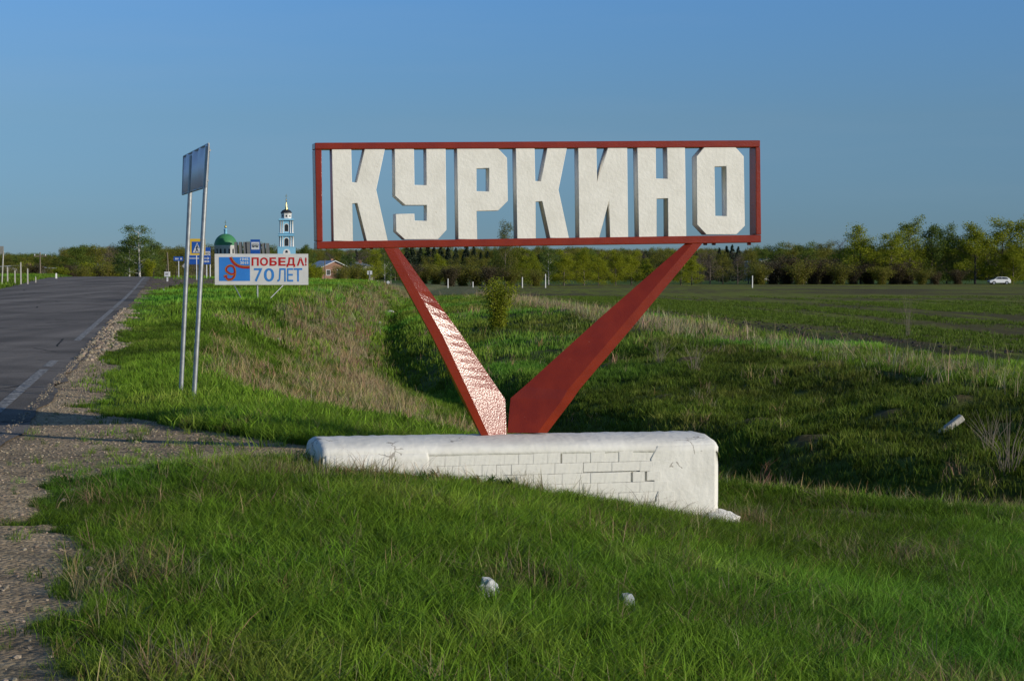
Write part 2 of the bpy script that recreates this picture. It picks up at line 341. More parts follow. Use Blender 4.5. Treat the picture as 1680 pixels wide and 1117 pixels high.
# ------------------------------------------------------------ road
def road_mesh(name, s0, s1, ncol, dz, y0=-25, y1=330, wav=0.0, seg=None):
    yy = np.concatenate([np.linspace(y0, 60, 170)[:-1], np.linspace(60, y1, 140)])
    if seg is not None: yy = np.linspace(seg[0], seg[1], max(3, int((seg[1] - seg[0]) / .8)))
    vs = []; fs = []
    for i, y in enumerate(yy):
        z = float(itp(y, ZR)) ; 
        for j in range(ncol + 1):
            t = j / ncol; s = s0 + (s1 - s0) * t
            if j == ncol: s += wav * float(fbm(np.array([y * 1.0]), np.array([3.3]), 1.2, 4, 5)[0])
            if j == 0 and s0 < -5: s += wav * float(fbm(np.array([y * 1.0]), np.array([9.3]), 1.2, 4, 6)[0])
            crown = .04 * (1 - abs((s + 3.6) / 4.2) ** 2)
            vs.append((-2 - .2 * y + s / .98, y, z + crown + dz + .004))
    for i in range(len(yy) - 1):
        for j in range(ncol): k = i * (ncol + 1) + j; fs.append((k, k + 1, k + ncol + 2, k + ncol + 1))
    me = bpy.data.meshes.new(name); me.from_pydata(vs, [], fs); me.polygons.foreach_set('use_smooth', [True] * len(fs)); return me
m = bpy.data.materials.new('asphalt'); m.use_nodes = True; t = m.node_tree; l = t.links; p = t.nodes['Principled BSDF']
p.inputs['Roughness'].default_value = .95; p.inputs['Specular IOR Level'].default_value = .12
geo = N(t, 'ShaderNodeNewGeometry'); mp = N(t, 'ShaderNodeMapping'); mp.inputs['Rotation'].default_value = (0, 0, R(-11.3)); mp.inputs['Scale'].default_value = (1, .06, 1); l.new(geo.outputs['Position'], mp.inputs[0])
n1 = N(t, 'ShaderNodeTexNoise', i_Scale=.9, i_Detail=5.0); l.new(mp.outputs[0], n1.inputs['Vector'])
n2 = N(t, 'ShaderNodeTexNoise', i_Scale=60.0, i_Detail=3.0); l.new(geo.outputs['Position'], n2.inputs['Vector'])
n3 = N(t, 'ShaderNodeTexNoise', i_Scale=.22, i_Detail=5.0, i_Roughness=.6); l.new(geo.outputs['Position'], n3.inputs['Vector'])
c1 = N(t, 'ShaderNodeValToRGB'); c1.color_ramp.elements[0].position = .35; c1.color_ramp.elements[0].color = (.140, .124, .108, 1); c1.color_ramp.elements[1].position = .65; c1.color_ramp.elements[1].color = (.225, .198, .170, 1); l.new(n1.outputs['Fac'], c1.inputs[0])
r1 = N(t, 'ShaderNodeMapRange'); r1.inputs['From Min'].default_value = .3; r1.inputs['From Max'].default_value = .7; r1.inputs['To Min'].default_value = .6; r1.inputs['To Max'].default_value = 1.4; l.new(n2.outputs['Fac'], r1.inputs[0])
r3 = N(t, 'ShaderNodeMapRange'); r3.inputs['From Min'].default_value = .42; r3.inputs['From Max'].default_value = .5; r3.inputs['To Min'].default_value = .72; r3.inputs['To Max'].default_value = 1.0; l.new(n3.outputs['Fac'], r3.inputs[0])
mm_ = N(t, 'ShaderNodeMath', operation='MULTIPLY'); l.new(r1.outputs[0], mm_.inputs[0]); l.new(r3.outputs[0], mm_.inputs[1])
vs_ = N(t, 'ShaderNodeVectorMath', operation='SCALE'); l.new(c1.outputs[0], vs_.inputs[0]); l.new(mm_.outputs[0], vs_.inputs['Scale'])
# cracks
vo = N(t, 'ShaderNodeTexVoronoi', feature='DISTANCE_TO_EDGE', i_Scale=.35); 
mv = N(t, 'ShaderNodeMixRGB', i_Fac=.08); l.new(geo.outputs['Position'], mv.inputs[1]); nn = N(t, 'ShaderNodeTexNoise', i_Scale=2.0, i_Detail=4.0); l.new(geo.outputs['Position'], nn.inputs['Vector']); l.new(nn.outputs['Color'], mv.inputs[2]); l.new(mv.outputs[0], vo.inputs['Vector'])
lt = N(t, 'ShaderNodeMath', operation='LESS_THAN'); l.new(vo.outputs['Distance'], lt.inputs[0]); lt.inputs[1].default_value = .004
mxc = N(t, 'ShaderNodeMix', data_type='RGBA'); l.new(lt.outputs[0], mxc.inputs['Factor']); l.new(vs_.outputs[0], mxc.inputs['A']); mxc.inputs['B'].default_value = (.02, .02, .02, 1)
l.new(mxc.outputs['Result'], p.inputs['Base Color'])
b = N(t, 'ShaderNodeBump', i_Strength=.5, i_Distance=.01); l.new(n2.outputs['Fac'], b.inputs['Height']); l.new(b.outputs[0], p.inputs['Normal'])
asphalt = m
road = link('road', road_mesh('road', -7.45, .42, 12, 0, wav=.22), asphalt); tag(road, kind='structure')
m = bpy.data.materials.new('worn_road_paint'); m.use_nodes = True; t = m.node_tree; l = t.links; p = t.nodes['Principled BSDF']; p.inputs['Roughness'].default_value = .8
geo = N(t, 'ShaderNodeNewGeometry'); n1 = N(t, 'ShaderNodeTexNoise', i_Scale=14.0, i_Detail=6.0, i_Roughness=.75); l.new(geo.outputs['Position'], n1.inputs['Vector'])
c1 = N(t, 'ShaderNodeValToRGB'); c1.color_ramp.elements[0].position = .455; c1.color_ramp.elements[0].color = (.09, .085, .08, 1); c1.color_ramp.elements[1].position = .57; c1.color_ramp.elements[1].color = (.36, .34, .30, 1)
l.new(n1.outputs['Fac'], c1.inputs[0]); l.new(c1.outputs[0], p.inputs['Base Color'])
k = 0
for (a, b_) in ((-10, 17.5), (19, 27.4), (28, 29.8), (37, 60), (61, 92), (93.5, 170)):
    o = link('road_edge_line', road_mesh('road_edge_line', -.11, .04, 1, .005, seg=(a, b_)), m); tag(o, kind='structure')

# ------------------------------------------------------------ instanced ground cover
SRC = {}
def leaf_mat(name, gloss=.25, trans=.25):
    m = bpy.data.materials.new(name); m.use_nodes = True; t = m.node_tree; l = t.links; p = t.nodes['Principled BSDF']; out = t.nodes['Material Output']
    p.inputs['Roughness'].default_value = .5; p.inputs['Specular IOR Level'].default_value = gloss
    a = N(t, 'ShaderNodeAttribute', attribute_name='tint'); a.attribute_type = 'INSTANCER'
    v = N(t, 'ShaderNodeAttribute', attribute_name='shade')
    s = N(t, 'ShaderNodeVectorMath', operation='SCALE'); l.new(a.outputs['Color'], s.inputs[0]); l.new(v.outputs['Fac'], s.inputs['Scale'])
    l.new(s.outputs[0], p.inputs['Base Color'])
    tr = N(t, 'ShaderNodeBsdfTranslucent'); l.new(s.outputs[0], tr.inputs[0])
    mx = N(t, 'ShaderNodeMixShader'); mx.inputs[0].default_value = trans; l.new(p.outputs[0], mx.inputs[1]); l.new(tr.outputs[0], mx.inputs[2]); l.new(mx.outputs[0], out.inputs[0])
    return m
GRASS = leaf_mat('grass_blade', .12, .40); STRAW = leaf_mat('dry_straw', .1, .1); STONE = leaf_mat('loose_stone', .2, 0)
def tuft(name, rnd, nb, r, h, w, lean, m, seg=3, droop=1.0, wind=(.10, .04)):
    vs = []; fs = []; sh = []
    for _ in range(nb):
        a = rnd.random() * 6.283; rr = r * math.sqrt(rnd.random()); x = rr * math.cos(a); y = rr * math.sin(a)
        d = rnd.random() * 6.283; ln = lean * (.3 + rnd.random()); hh = h * (.5 + .7 * rnd.random()); ww = w * (.6 + .8 * rnd.random())
        dx, dy = math.cos(d) + wind[0] * 3, math.sin(d) + wind[1] * 3; q = rnd.random() * 3.14; wx, wy = math.cos(q), math.sin(q); s = .65 + .7 * rnd.random()
        k = len(vs)
        for i in range(seg + 1):
            t = i / seg; zz = hh * (t - .25 * droop * t * t * ln / max(lean, .01) * .6); o = ln * hh * t * t
            wd = ww * (1 - t) ** .6 * .5 if i < seg else 0
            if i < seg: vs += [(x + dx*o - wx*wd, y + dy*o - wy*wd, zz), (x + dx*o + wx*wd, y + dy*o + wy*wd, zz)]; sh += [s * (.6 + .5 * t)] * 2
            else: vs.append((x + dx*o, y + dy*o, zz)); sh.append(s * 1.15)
        for i in range(seg - 1): fs.append((k+2*i, k+2*i+1, k+2*i+3, k+2*i+2))
        fs.append((k+2*seg-2, k+2*seg-1, k+2*seg))
    me = bpy.data.meshes.new(name); me.from_pydata(vs, [], fs); me.materials.append(m)
    at_ = me.attributes.new('shade', 'FLOAT', 'POINT'); at_.data.foreach_set('value', sh); return me
def stone_mesh(name, rnd):
    bm = bmesh.new(); bmesh.ops.create_icosphere(bm, subdivisions=1, radius=.5)
    for v in bm.verts: v.co = Vector((v.co.x * (1 + rnd.uniform(-.25, .25)), v.co.y * (.8 + rnd.uniform(-.2, .2)), v.co.z * (.55 + rnd.uniform(-.12, .12))))
    me = bpy.data.meshes.new(name); bm.to_mesh(me); bm.free(); me.materials.append(STONE)
    at_ = me.attributes.new('shade', 'FLOAT', 'POINT'); at_.data.foreach_set('value', [1.0] * len(me.vertices)); return me
def source(name, meshes):
    c = bpy.data.collections.new(name)
    for i, me in enumerate(meshes):
        o = bpy.data.objects.new(f'{name}_{i:02d}', me); c.objects.link(o)
    return c
def scatter(name, col, pos, rot, scl, tint, **k):
    n = len(pos); me = bpy.data.meshes.new(name); me.vertices.add(n); me.vertices.foreach_set('co', np.asarray(pos, np.float32).ravel())
    for nm, ty, d, key in (('rot', 'FLOAT_VECTOR', rot, 'vector'), ('scl', 'FLOAT', scl, 'value'), ('tint', 'FLOAT_COLOR', np.concatenate([tint, np.ones((n, 1))], 1), 'color')):
        me.attributes.new(nm, ty, 'POINT').data.foreach_set(key, np.asarray(d, np.float32).ravel())
    ii = me.attributes.new('pick', 'INT', 'POINT'); ii.data.foreach_set('value', np.random.default_rng(n).integers(0, 99, n).astype(np.int32) % len(col.objects))
    g = bpy.data.node_groups.new(name, 'GeometryNodeTree'); g.interface.new_socket('Geometry', in_out='INPUT', socket_type='NodeSocketGeometry'); g.interface.new_socket('Geometry', in_out='OUTPUT', socket_type='NodeSocketGeometry')
    gi = g.nodes.new('NodeGroupInput'); go = g.nodes.new('NodeGroupOutput'); ip = g.nodes.new('GeometryNodeInstanceOnPoints')
    ci = g.nodes.new('GeometryNodeCollectionInfo'); ci.inputs[0].default_value = col; ci.inputs['Separate Children'].default_value = True; ci.inputs['Reset Children'].default_value = True
    def na(nm, ty): q = g.nodes.new('GeometryNodeInputNamedAttribute'); q.data_type = ty; q.inputs[0].default_value = nm; return q.outputs['Attribute']
    L = g.links.new; L(gi.outputs[0], ip.inputs['Points']); L(ci.outputs[0], ip.inputs['Instance']); ip.inputs['Pick Instance'].default_value = True
    L(na('pick', 'INT'), ip.inputs['Instance Index']); er = g.nodes.new('FunctionNodeEulerToRotation'); L(na('rot', 'FLOAT_VECTOR'), er.inputs[0]); L(er.outputs[0], ip.inputs['Rotation'])
    L(na('scl', 'FLOAT'), ip.inputs['Scale']); L(ip.outputs[0], go.inputs[0])
    o = link(name, me); o.modifiers.new('scatter', 'NODES').node_group = g
    tag(o, kind='stuff', **k); return o
rn = random.Random(4)
ng = np.random.default_rng(7)
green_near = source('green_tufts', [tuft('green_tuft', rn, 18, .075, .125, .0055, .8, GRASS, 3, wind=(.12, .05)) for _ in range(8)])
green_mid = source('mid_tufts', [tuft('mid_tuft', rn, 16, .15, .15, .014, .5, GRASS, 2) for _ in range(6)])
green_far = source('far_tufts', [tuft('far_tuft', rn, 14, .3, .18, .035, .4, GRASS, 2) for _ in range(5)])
straw_near = source('straw_tufts', [tuft('straw_tuft', rn, 12, .10, .22, .0045, .8, STRAW, 3, wind=(-.3, 0)) for _ in range(6)])
straw_mid = source('straw_mid_tufts', [tuft('straw_mid_tuft', rn, 14, .18, .34, .010, .55, STRAW, 2) for _ in range(6)])
stalks = source('dry_stalks', [tuft('dry_stalk', rn, 5, .30, .8, .011, .18, STRAW, 3, wind=(0, 0)) for _ in range(7)])
broad = source('broad_leaves', [tuft('broad_leaf_plant', rn, 12, .05, .075, .022, 1.1, GRASS, 3, wind=(0, 0)) for _ in range(4)])
stones = source('stones', [stone_mesh('stone', rn) for _ in range(8)])

def sample(n, y0, y1, pw=1.0, xl=None, xr=None):
    """random places inside what the camera and its neighbours can see, evenly spread over the ground"""
    Y = np.sqrt(ng.random(n) * (y1**2 - y0**2) + y0**2) if pw == 1 else y0 * (y1 / y0) ** ng.random(n)
    X = (ng.random(n) * 2 - 1) * (.33 * Y + 1.6)
    if xl is not None: X = xl + ng.random(n) * (xr - xl)
    return X, Y
BLK0 = (-1.60, 14.15); BLKA = .28
def block_local(X, Y):
    c, s = math.cos(BLKA), math.sin(BLKA); dx = X - BLK0[0]; dy = Y - BLK0[1]; return dx * c + dy * s, -dx * s + dy * c
def off_block(X, Y):
    u, v = block_local(X, Y); return ~((u > -.03) & (u < 3.70) & (v > -.015) & (v < .85))
def ginfo(X, Y):
    z, F, mm = hz(X, Y, True); return z, F, mm
def rots(n, tilt=.12):
    return np.stack([ng.normal(0, tilt, n), ng.normal(0, tilt, n), ng.random(n) * 6.283], 1)
def grass_tint(X, Y, n1, n2, n3, ditch, bank):
    n = len(X); base = np.array([.124, .232, .015]); t = np.repeat(base[None], n, 0)
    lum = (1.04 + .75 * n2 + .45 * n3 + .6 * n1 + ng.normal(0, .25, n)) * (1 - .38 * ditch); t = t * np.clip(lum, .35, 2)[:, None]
    y = np.clip(ng.random(n) * .25 + .45 * sst(.1, .7, n1) + .25 * ditch, 0, 1)[:, None]; t = t * (1 - y) + t[:, 1:2] * np.array([1.05, .98, .22]) * y
    fresh = (sst(.05, .5, n3) * .6)[:, None]; t = t * (1 - fresh) + t[:, 1:2] * np.array([.34, 1.15, .12]) * fresh
    return t
# near grass
def grass_layer(name, col, n, y0, y1, s0, label, keep=1.0, zones=None, xlim=None):
    X, Y = sample(n, y0, y1) if xlim is None else sample(n, y0, y1, 1.0, *xlim)
    z, F, mm = ginfo(X, Y); s, grav, field, belt, bank, ditch, n1, n2, n3 = mm
    bare = fbm(X, Y, .9, 4, 61)
    ok = (s > .55) & (field < .3) & ((X < F[13][0] - 1.0 + .5 * n2) | (Y < 18)) & off_block(X, Y) & ((grav < .5) | (ng.random(n) < .03 + .22 * sst(.1, .5, n2) * (s > .7) * (s < 1.7))) & ~((bare > .42) & (ng.random(n) < .75))
    ok &= ng.random(n) > .75 * bank; ok &= ng.random(n) > .35 * belt; ok &= ng.random(n) > .3 * ditch
    ok &= np.abs((Y - 16.1) + .12 * (X - 4) + .25 * n2) > .2 * (X > 2.8)
    for (mx, my, r, h) in MOUND_XY: ok &= (X - mx) ** 2 + (Y - my) ** 2 > (r * .6) ** 2
    X, Y, z = X[ok], Y[ok], z[ok]; n = len(X)
    bu, bv = block_local(X, Y); scl = s0 * np.where((bu > -.2) & (bu < 3.9) & (bv < 0) & (bv > -.7), .55 + .2 * np.abs(bv), 1) * (.65 + .75 * ng.random(n)) * (1 + .35 * n2[ok]) * (1 - .45 * sst(1.2, 0, s[ok] - 1.2 )) 
    tint = grass_tint(X, Y, n1[ok], n2[ok], n3[ok], ditch[ok], bank[ok])
    tint = tint * (1.0 if y0 < 10 else 1.22)
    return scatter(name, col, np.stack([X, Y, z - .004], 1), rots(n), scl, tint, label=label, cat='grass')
grass_layer('near_grass', green_near, 52000, 5.6, 20, 1.0, 'thick short green grass on the verge in front of the white plinth')
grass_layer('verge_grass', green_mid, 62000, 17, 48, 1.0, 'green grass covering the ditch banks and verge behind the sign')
grass_layer('far_grass', green_far, 60000, 45, 150, 1.0, 'green grass on the far verge under the billboard')
# left of the road
X, Y = sample(9000, 60, 170); 
X = -9.6 - .2 * Y - ng.random(len(Y)) * 14; z, F, mm = ginfo(X, Y); n = len(X)
scatter('left_verge_grass', green_far, np.stack([X, Y, z], 1), rots(n), .8 + .5 * ng.random(n), grass_tint(X, Y, mm[6], mm[7], mm[8], mm[5], mm[4]), label='strip of green grass along the far left side of the road', cat='grass')
# straw
def straw_layer(name, col, n, y0, y1, s0, want, label, base=(.30, .235, .125)):
    X, Y = sample(n, y0, y1); z, F, mm = ginfo(X, Y); w = want(X, Y, mm, F)
    ok = (ng.random(n) < w) & off_block(X, Y) & (mm[1] < .5) & (mm[0] > .6)
    X, Y, z = X[ok], Y[ok], z[ok]; n = len(X)
    tint = np.array(base)[None] * (.65 + .6 * ng.random((n, 1))) * (1 + .12 * ng.normal(0, 1, (n, 3)))
    return scatter(name, col, np.stack([X, Y, z - .005], 1), rots(n, .16), s0 * (.55 + .8 * ng.random(n)), tint, label=label, cat='dry grass')
straw_layer('loose_straw', straw_near, 18000, 5.8, 19, .8, lambda X, Y, m, F: .12 + .8 * sst(.1, .5, fbm(X, Y, .9, 4, 61)) + .5 * sst(.25, .6, m[6]) + 1.0 * ((block_local(X, Y)[1] < .02) & (block_local(X, Y)[1] > -.16) & (block_local(X, Y)[0] > .8) & (block_local(X, Y)[0] < 3.4)), 'scattered dry straw among the green grass in front of the plinth', (.27, .21, .11))
straw_layer('bank_straw', straw_mid, 42000, 18, 60, .9, lambda X, Y, m, F: .95 * m[4] + .06 * m[5] * sst(-.2, .5, m[6]), 'tan dry grass lying on the near bank of the ditch', (.40, .30, .16))
straw_layer('far_bank_straw', straw_mid, 34000, 55, 160, 1.5, lambda X, Y, m, F: .7 * m[4] + .03 * m[5] + .5 * m[3], 'tan dry grass further along the ditch towards the billboard', (.38, .29, .155))
straw_layer('belt_straw', straw_mid, 30000, 22, 80, .8, lambda X, Y, m, F: .8 * m[3] * sst(-.9, .2, m[7]), 'pale dry grass on the strip between ditch and field', (.40, .32, .18))
straw_layer('standing_stalks', stalks, 30000, 22, 120, .8, lambda X, Y, m, F: .6 * m[3] * sst(-.7, .3, m[7]) + .002 * m[5], 'thin pale dry stalks standing along the edge of the field', (.46, .38, .23))
# leafy weeds close by
X, Y = sample(2600, 6, 18); z, F, mm = ginfo(X, Y); ok = (mm[1] < .5) & (mm[0] > .8) & off_block(X, Y) & (mm[7] > .05); X, Y, z = X[ok], Y[ok], z[ok]; n = len(X)
scatter('leafy_weeds', broad, np.stack([X, Y, z], 1), rots(n), .7 + .8 * ng.random(n), np.array([[.045, .10, .018]]) * (.7 + .6 * ng.random((n, 1))), label='small broad leaved weeds among the grass of the foreground', cat='weeds')
# stones
def stone_layer(name, n, y0, y1, s0, s1, want, label, xl, xr, slope=-.2):
    Y = np.sqrt(ng.random(n) * (y1**2 - y0**2) + y0**2); X = slope * Y - 2 + xl + (xr - xl) * ng.random(n)
    z, F, mm = ginfo(X, Y); ok = ng.random(n) < want(X, Y, mm); ok &= (mm[0] > .25); X, Y, z = X[ok], Y[ok], z[ok]; n = len(X)
    sc = s0 + (s1 - s0) * ng.random(n) ** 4; b = .19 + .20 * ng.random((n, 1)); tint = b * np.array([[1.0, .80, .56]]) * (1 + .035 * ng.normal(0, 1, (n, 3)))
    zz = z + np.where(mm[0][ok] < .42, .045, 0)
    return scatter(name, stones, np.stack([X, Y, zz + sc * .1], 1), rots(n, .3), sc, tint, label=label, cat='gravel')
stone_layer('shoulder_gravel', 60000, 6, 32, .006, .038, lambda X, Y, m: .95 * (m[1] > .5), 'loose gravel and small stones on the road shoulder and track', .2, 5.6)
stone_layer('far_gravel', 9000, 30, 60, .03, .13, lambda X, Y, m: (m[1] > .5) * .9, 'loose gravel further along the road shoulder', .2, 2.0)
stone_layer('stray_stones', 1500, 6, 20, .02, .07, lambda X, Y, m: .25 * (m[0] < 3.2), 'a few stray stones in the grass beside the shoulder', 1, 4)
# young crop close to the ditch
X, Y = sample(90000, 30, 150); row = np.round((X + .0956 * Y) / .45) * .45; X = row - .0956 * Y + ng.normal(0, .05, len(Y)); z, F, mm = ginfo(X, Y)
pt = 1.2 * fbm(X + .0956 * Y, Y * .05, 2.2, 4, 88) + .6 * fbm(X, Y, 22, 3, 99) + .5 * np.exp(-((X - F[13][0] - 4) / 2.2) ** 2); ok = (mm[2] > .6) & (pt > ng.normal(.10, .2, len(X))); X, Y, z = X[ok], Y[ok], z[ok]; n = len(X)
scatter('young_crop', green_far, np.stack([X, Y, z - .01], 1), rots(n), .45 + .4 * ng.random(n), np.array([[.12, .18, .02]]) * (.6 + .7 * ng.random((n, 1))), label='rows of young green crop on the dark field at the right', cat='crop')
# clods along the plough line
X, Y = sample(60000, 26, 170); z, F, mm = ginfo(X, Y); fe = F[13][0]; ok = np.abs(X - fe - .6 + .5 * mm[6]) < 1.5; X, Y, z = X[ok], Y[ok], z[ok]; n = len(X)
scatter('soil_clods', stones, np.stack([X, Y, z], 1), rots(n, .5),   .04 + .16 * ng.random(n) ** 2, np.array([[.045, .034, .022]]) * (.7 + .6 * ng.random((n, 1))), label='dark ploughed clods along the near edge of the field', cat='soil')

# ================================================================ the town sign
TH = .28
PC = Vector((-.02, 15.0, 0)); PN = Vector((math.sin(TH), -math.cos(TH), 0))       # front plane of the sign
AX = Vector((math.cos(TH), math.sin(TH), 0)); BK = -PN
ORG = Vector((0, 15.0, 0.2))
def loc(p): d = p - ORG; return (d.dot(AX), d.dot(BK), d.z)
def S(px, py, back=0.0):                  # pixel -> sign coordinates on a plane set back from the front
    x, b, z = loc(on_plane(px, py, PC + BK * back, PN)); return x, z
red = mat('glossy_red_paint', (.235, .024, .005), (.19, .018, .004), rough=.19, nscale=6, bump=.5, bscale=85, bdist=.0038, spec=.42)
red_dull = red
white_rough = mat('thick_white_paint', (.74, .71, .63), (.65, .62, .54), rough=.55, nscale=5, bump=.5, bscale=38, bdist=.006, spec=.35, contrast=(.25, .6))
def chips_and_glints(m, col, scale, lo, amt=1.0):          # small chips and stains; on the red, pale glints painted as colour
    t = m.node_tree; p = t.nodes['Principled BSDF']; l = t.links; src = p.inputs['Base Color'].links[0].from_socket
    tc = t.nodes.new('ShaderNodeTexCoord'); n = N(t, 'ShaderNodeTexNoise', i_Scale=scale, i_Detail=5.0, i_Roughness=.65); l.new(tc.outputs['Object'], n.inputs['Vector'])
    r = N(t, 'ShaderNodeMapRange'); r.inputs['From Min'].default_value = lo; r.inputs['From Max'].default_value = lo + .02; r.inputs['To Max'].default_value = amt; l.new(n.outputs['Fac'], r.inputs[0])
    x = N(t, 'ShaderNodeMix', data_type='RGBA'); l.new(r.outputs[0], x.inputs['Factor']); l.new(src, x.inputs['A']); x.inputs['B'].default_value = (*col, 1); l.new(x.outputs['Result'], p.inputs['Base Color'])
chips_and_glints(red, (.62, .45, .38), 24, .72, .7)  # pale flecks: mostly glitter of the gloss, painted into the red's colour
chips_and_glints(white_rough, (.40, .34, .25), 17, .70, .5)
sign = empty('town_sign', ORG, TH, label='tall red framed sign spelling КУРКИНО in white letters on a V shaped stand', cat='town sign')
FD = .15                                   # depth of the frame
TL, TR, BR, BL = S(516.5,234.5), S(1247,230.5), S(1248.5,398), S(519.5,408.5)
iTL, iTR, iBR, iBL = S(527.5,245.5), S(1239.5,241.4), S(1240,385.5), S(529.5,396.5)
def bar(name, quad, y0=0.0, y1=FD):
    mb = MB(); mb.prism([quad[0], quad[1], quad[2], quad[3]], y0, y1)
    o = mb.build(name, red, sign); bv = o.modifiers.new('b', 'BEVEL'); bv.width = .006; bv.segments = 2; return o
# top and bottom beams run the full length, the uprights stand between them
topo = [TL, TR, (TR[0], iTR[1]), (TL[0], iTL[1])]
boto = [(BL[0], iBL[1]), (BR[0], iBR[1]), BR, BL]
bar('frame_beam', topo); bar('frame_beam', boto)
bar('frame_upright', [(TL[0], iTL[1] - .002), (iTL[0], iTL[1] - .002), (iBL[0], iBL[1] + .002), (BL[0], iBL[1] + .002)], -.002, FD - .002)
bar('frame_upright', [(iTR[0], iTR[1] - .002), (TR[0], iTR[1] - .002), (BR[0], iBR[1] + .002), (iBR[0], iBR[1] + .002)], -.002, FD - .002)
Z1 = lambda pts: [(500 + x / 4.2, 220 + y / 4.2) for x, y in pts]
Z2 = lambda pts: [(880 + x / 4.2, 220 + y / 4.2) for x, y in pts]
letters = [
 ('К', [Z1([(185,102),(320,102),(325,333),(358,333),(412,102),(552,102),(492,385),(572,738),(425,738),(360,478),(327,478),(332,738),(197,738)])]),
 ('У', [Z1([(617,102),(752,102),(756,352),(838,352),(835,102),(970,102),(976,660),(918,726),(688,728),(627,672),(625,550),(755,550),(757,597),(838,597),(838,492),(692,492),(620,428)])]),
 ('Р', [Z1([(1047,99),(1330,99),(1393,165),(1399,460),(1333,528),(1183,530),(1188,726),(1056,726)]), Z1([(1183,237),(1268,237),(1268,395),(1183,395)])]),
 ('К', [Z1([(1452,98),(1583,98),(1588,325),(1625,325)]) + Z2([(74,95),(210,95),(152,385),(224,718),(93,718),(38,465)]) + Z1([(1590,465),(1592,722),(1462,722)])]),
 ('И', [Z2([(286,93),(413,93),(418,335),(492,93),(625,92),(632,712),(505,714),(500,460),(432,716),(293,718)])]),
 ('Н', [Z2([(693,92),(822,92),(824,308),(903,308),(898,91),(1023,90),(1033,708),(906,710),(904,445),(828,445),(828,712),(704,714)])]),
 ('О', [Z2([(1158,89),(1368,88),(1428,155),(1436,632),(1378,692),(1170,694),(1105,625),(1101,155)]), Z2([(1227,224),(1306,224),(1310,565),(1232,565)])]),
]
for i, (ch, loops) in enumerate(letters):
    lp = [[S(x, y, .012) for x, y in q] for q in loops]
    me = poly_mesh('letter', lp, .115, .004)
    me.transform(Matrix.Rotation(math.pi / 2, 4, 'X')); me.transform(Matrix.Translation((0, .012 + .0575, 0)))
    bm = bmesh.new(); bm.from_mesh(me); bmesh.ops.recalc_face_normals(bm, faces=bm.faces); bm.to_mesh(me); bm.free()
    o = link('letter', me, white_rough, sign)
    tag(o, label=f'white letter {ch}' + (' at the start of the word' if i == 0 else ' in the middle of the word' if i == 3 else ''))
# V stand: a flat outer strip in front and a broad inner face slanting back to the seam
def lerp2(a, b, t): return (a[0] + (b[0] - a[0]) * t, a[1] + (b[1] - a[1]) * t)
def leg(name, strip_o, strip_i, backe, side, K=(.06, .21, .32, .33, .33)):
    def dens(p):
        q = []
        for i in range(len(p) - 1): q += [lerp2(p[i], p[i + 1], k / 8) for k in range(8)]
        return q + [p[-1]]
    strip_o, strip_i, backe = dens(strip_o), dens(strip_i), dens(backe)
    kk = [(400, .07), (480, .12), (520, .24), (580, .31), (640, .37), (714, .35)]
    K = [float(itp(p[1], kk)) for p in strip_o] if side < 0 else [.32] * len(strip_o)
    n = len(strip_o); vs = []; fs = []
    A = [S(*p) for p in strip_o]; B = [S(*p) for p in strip_i]
    for i in range(n):
        a, b = A[i], B[i]
        # the back edge: the same view ray, met further back
        bx, bz = S(*backe[i]); dpt = K[i] * abs(bx - b[0])
        bx, bz = S(backe[i][0], backe[i][1], dpt)
        back = dpt + .05
        vs += [(a[0], .010, a[1]), (b[0], .010, b[1]), (bx, .010 + dpt, bz), (a[0] , .010 + max(.05, dpt), a[1])]
    for i in range(n - 1):
        for j in range(4):
            k = (j + 1) % 4; q = (i * 4 + j, i * 4 + k, i * 4 + 4 + k, i * 4 + 4 + j)
            fs.append(q if side < 0 else q[::-1])
    fs.append((3, 2, 1, 0) if side < 0 else (0, 1, 2, 3)); e = (n - 1) * 4; fs.append((e, e+1, e+2, e+3) if side < 0 else (e+3, e+2, e+1, e))
    me = bpy.data.meshes.new(name); me.from_pydata(vs, [], fs)
    bm = bmesh.new(); bm.from_mesh(me); bmesh.ops.recalc_face_normals(bm, faces=bm.faces); bm.to_mesh(me); bm.free()
    o = link(name, me, red, sign); return o
so = [(630.4,407),(686,500),(735,600),(788,712)]; si = [(645,407),(704,500),(751,600),(801,712)]
L_o = [(630.4,407), (708,549), (762,657), (790,714)]; L_i = [(645,407), (726,549), (776,657), (802,714)]; L_b = [(654,407), (757,549), (829,655), (831.5,714)]
leg('leg', L_o, L_i, L_b, -1)
R_o = [(1153,399), (1042,532), (950,640), (940,655), (898,710)]; R_i = [(1137,399), (1023,532), (931,640), (923,655), (882,710)]; R_b = [(1125,399), (985,521), (860,634), (838,653), (832.5,710)]
o = leg('leg', R_o, R_i, R_b, 1)
# weld beads under the bottom beam
for px in (598, 611, 1160, 1174, 1232):
    x, z = S(px, 407 if px < 700 else 400.5); MB().tube((x - .016, .05, z + .002), (x + .016, .05, z + .002), .012, n=8).build('weld_bead', red, sign)
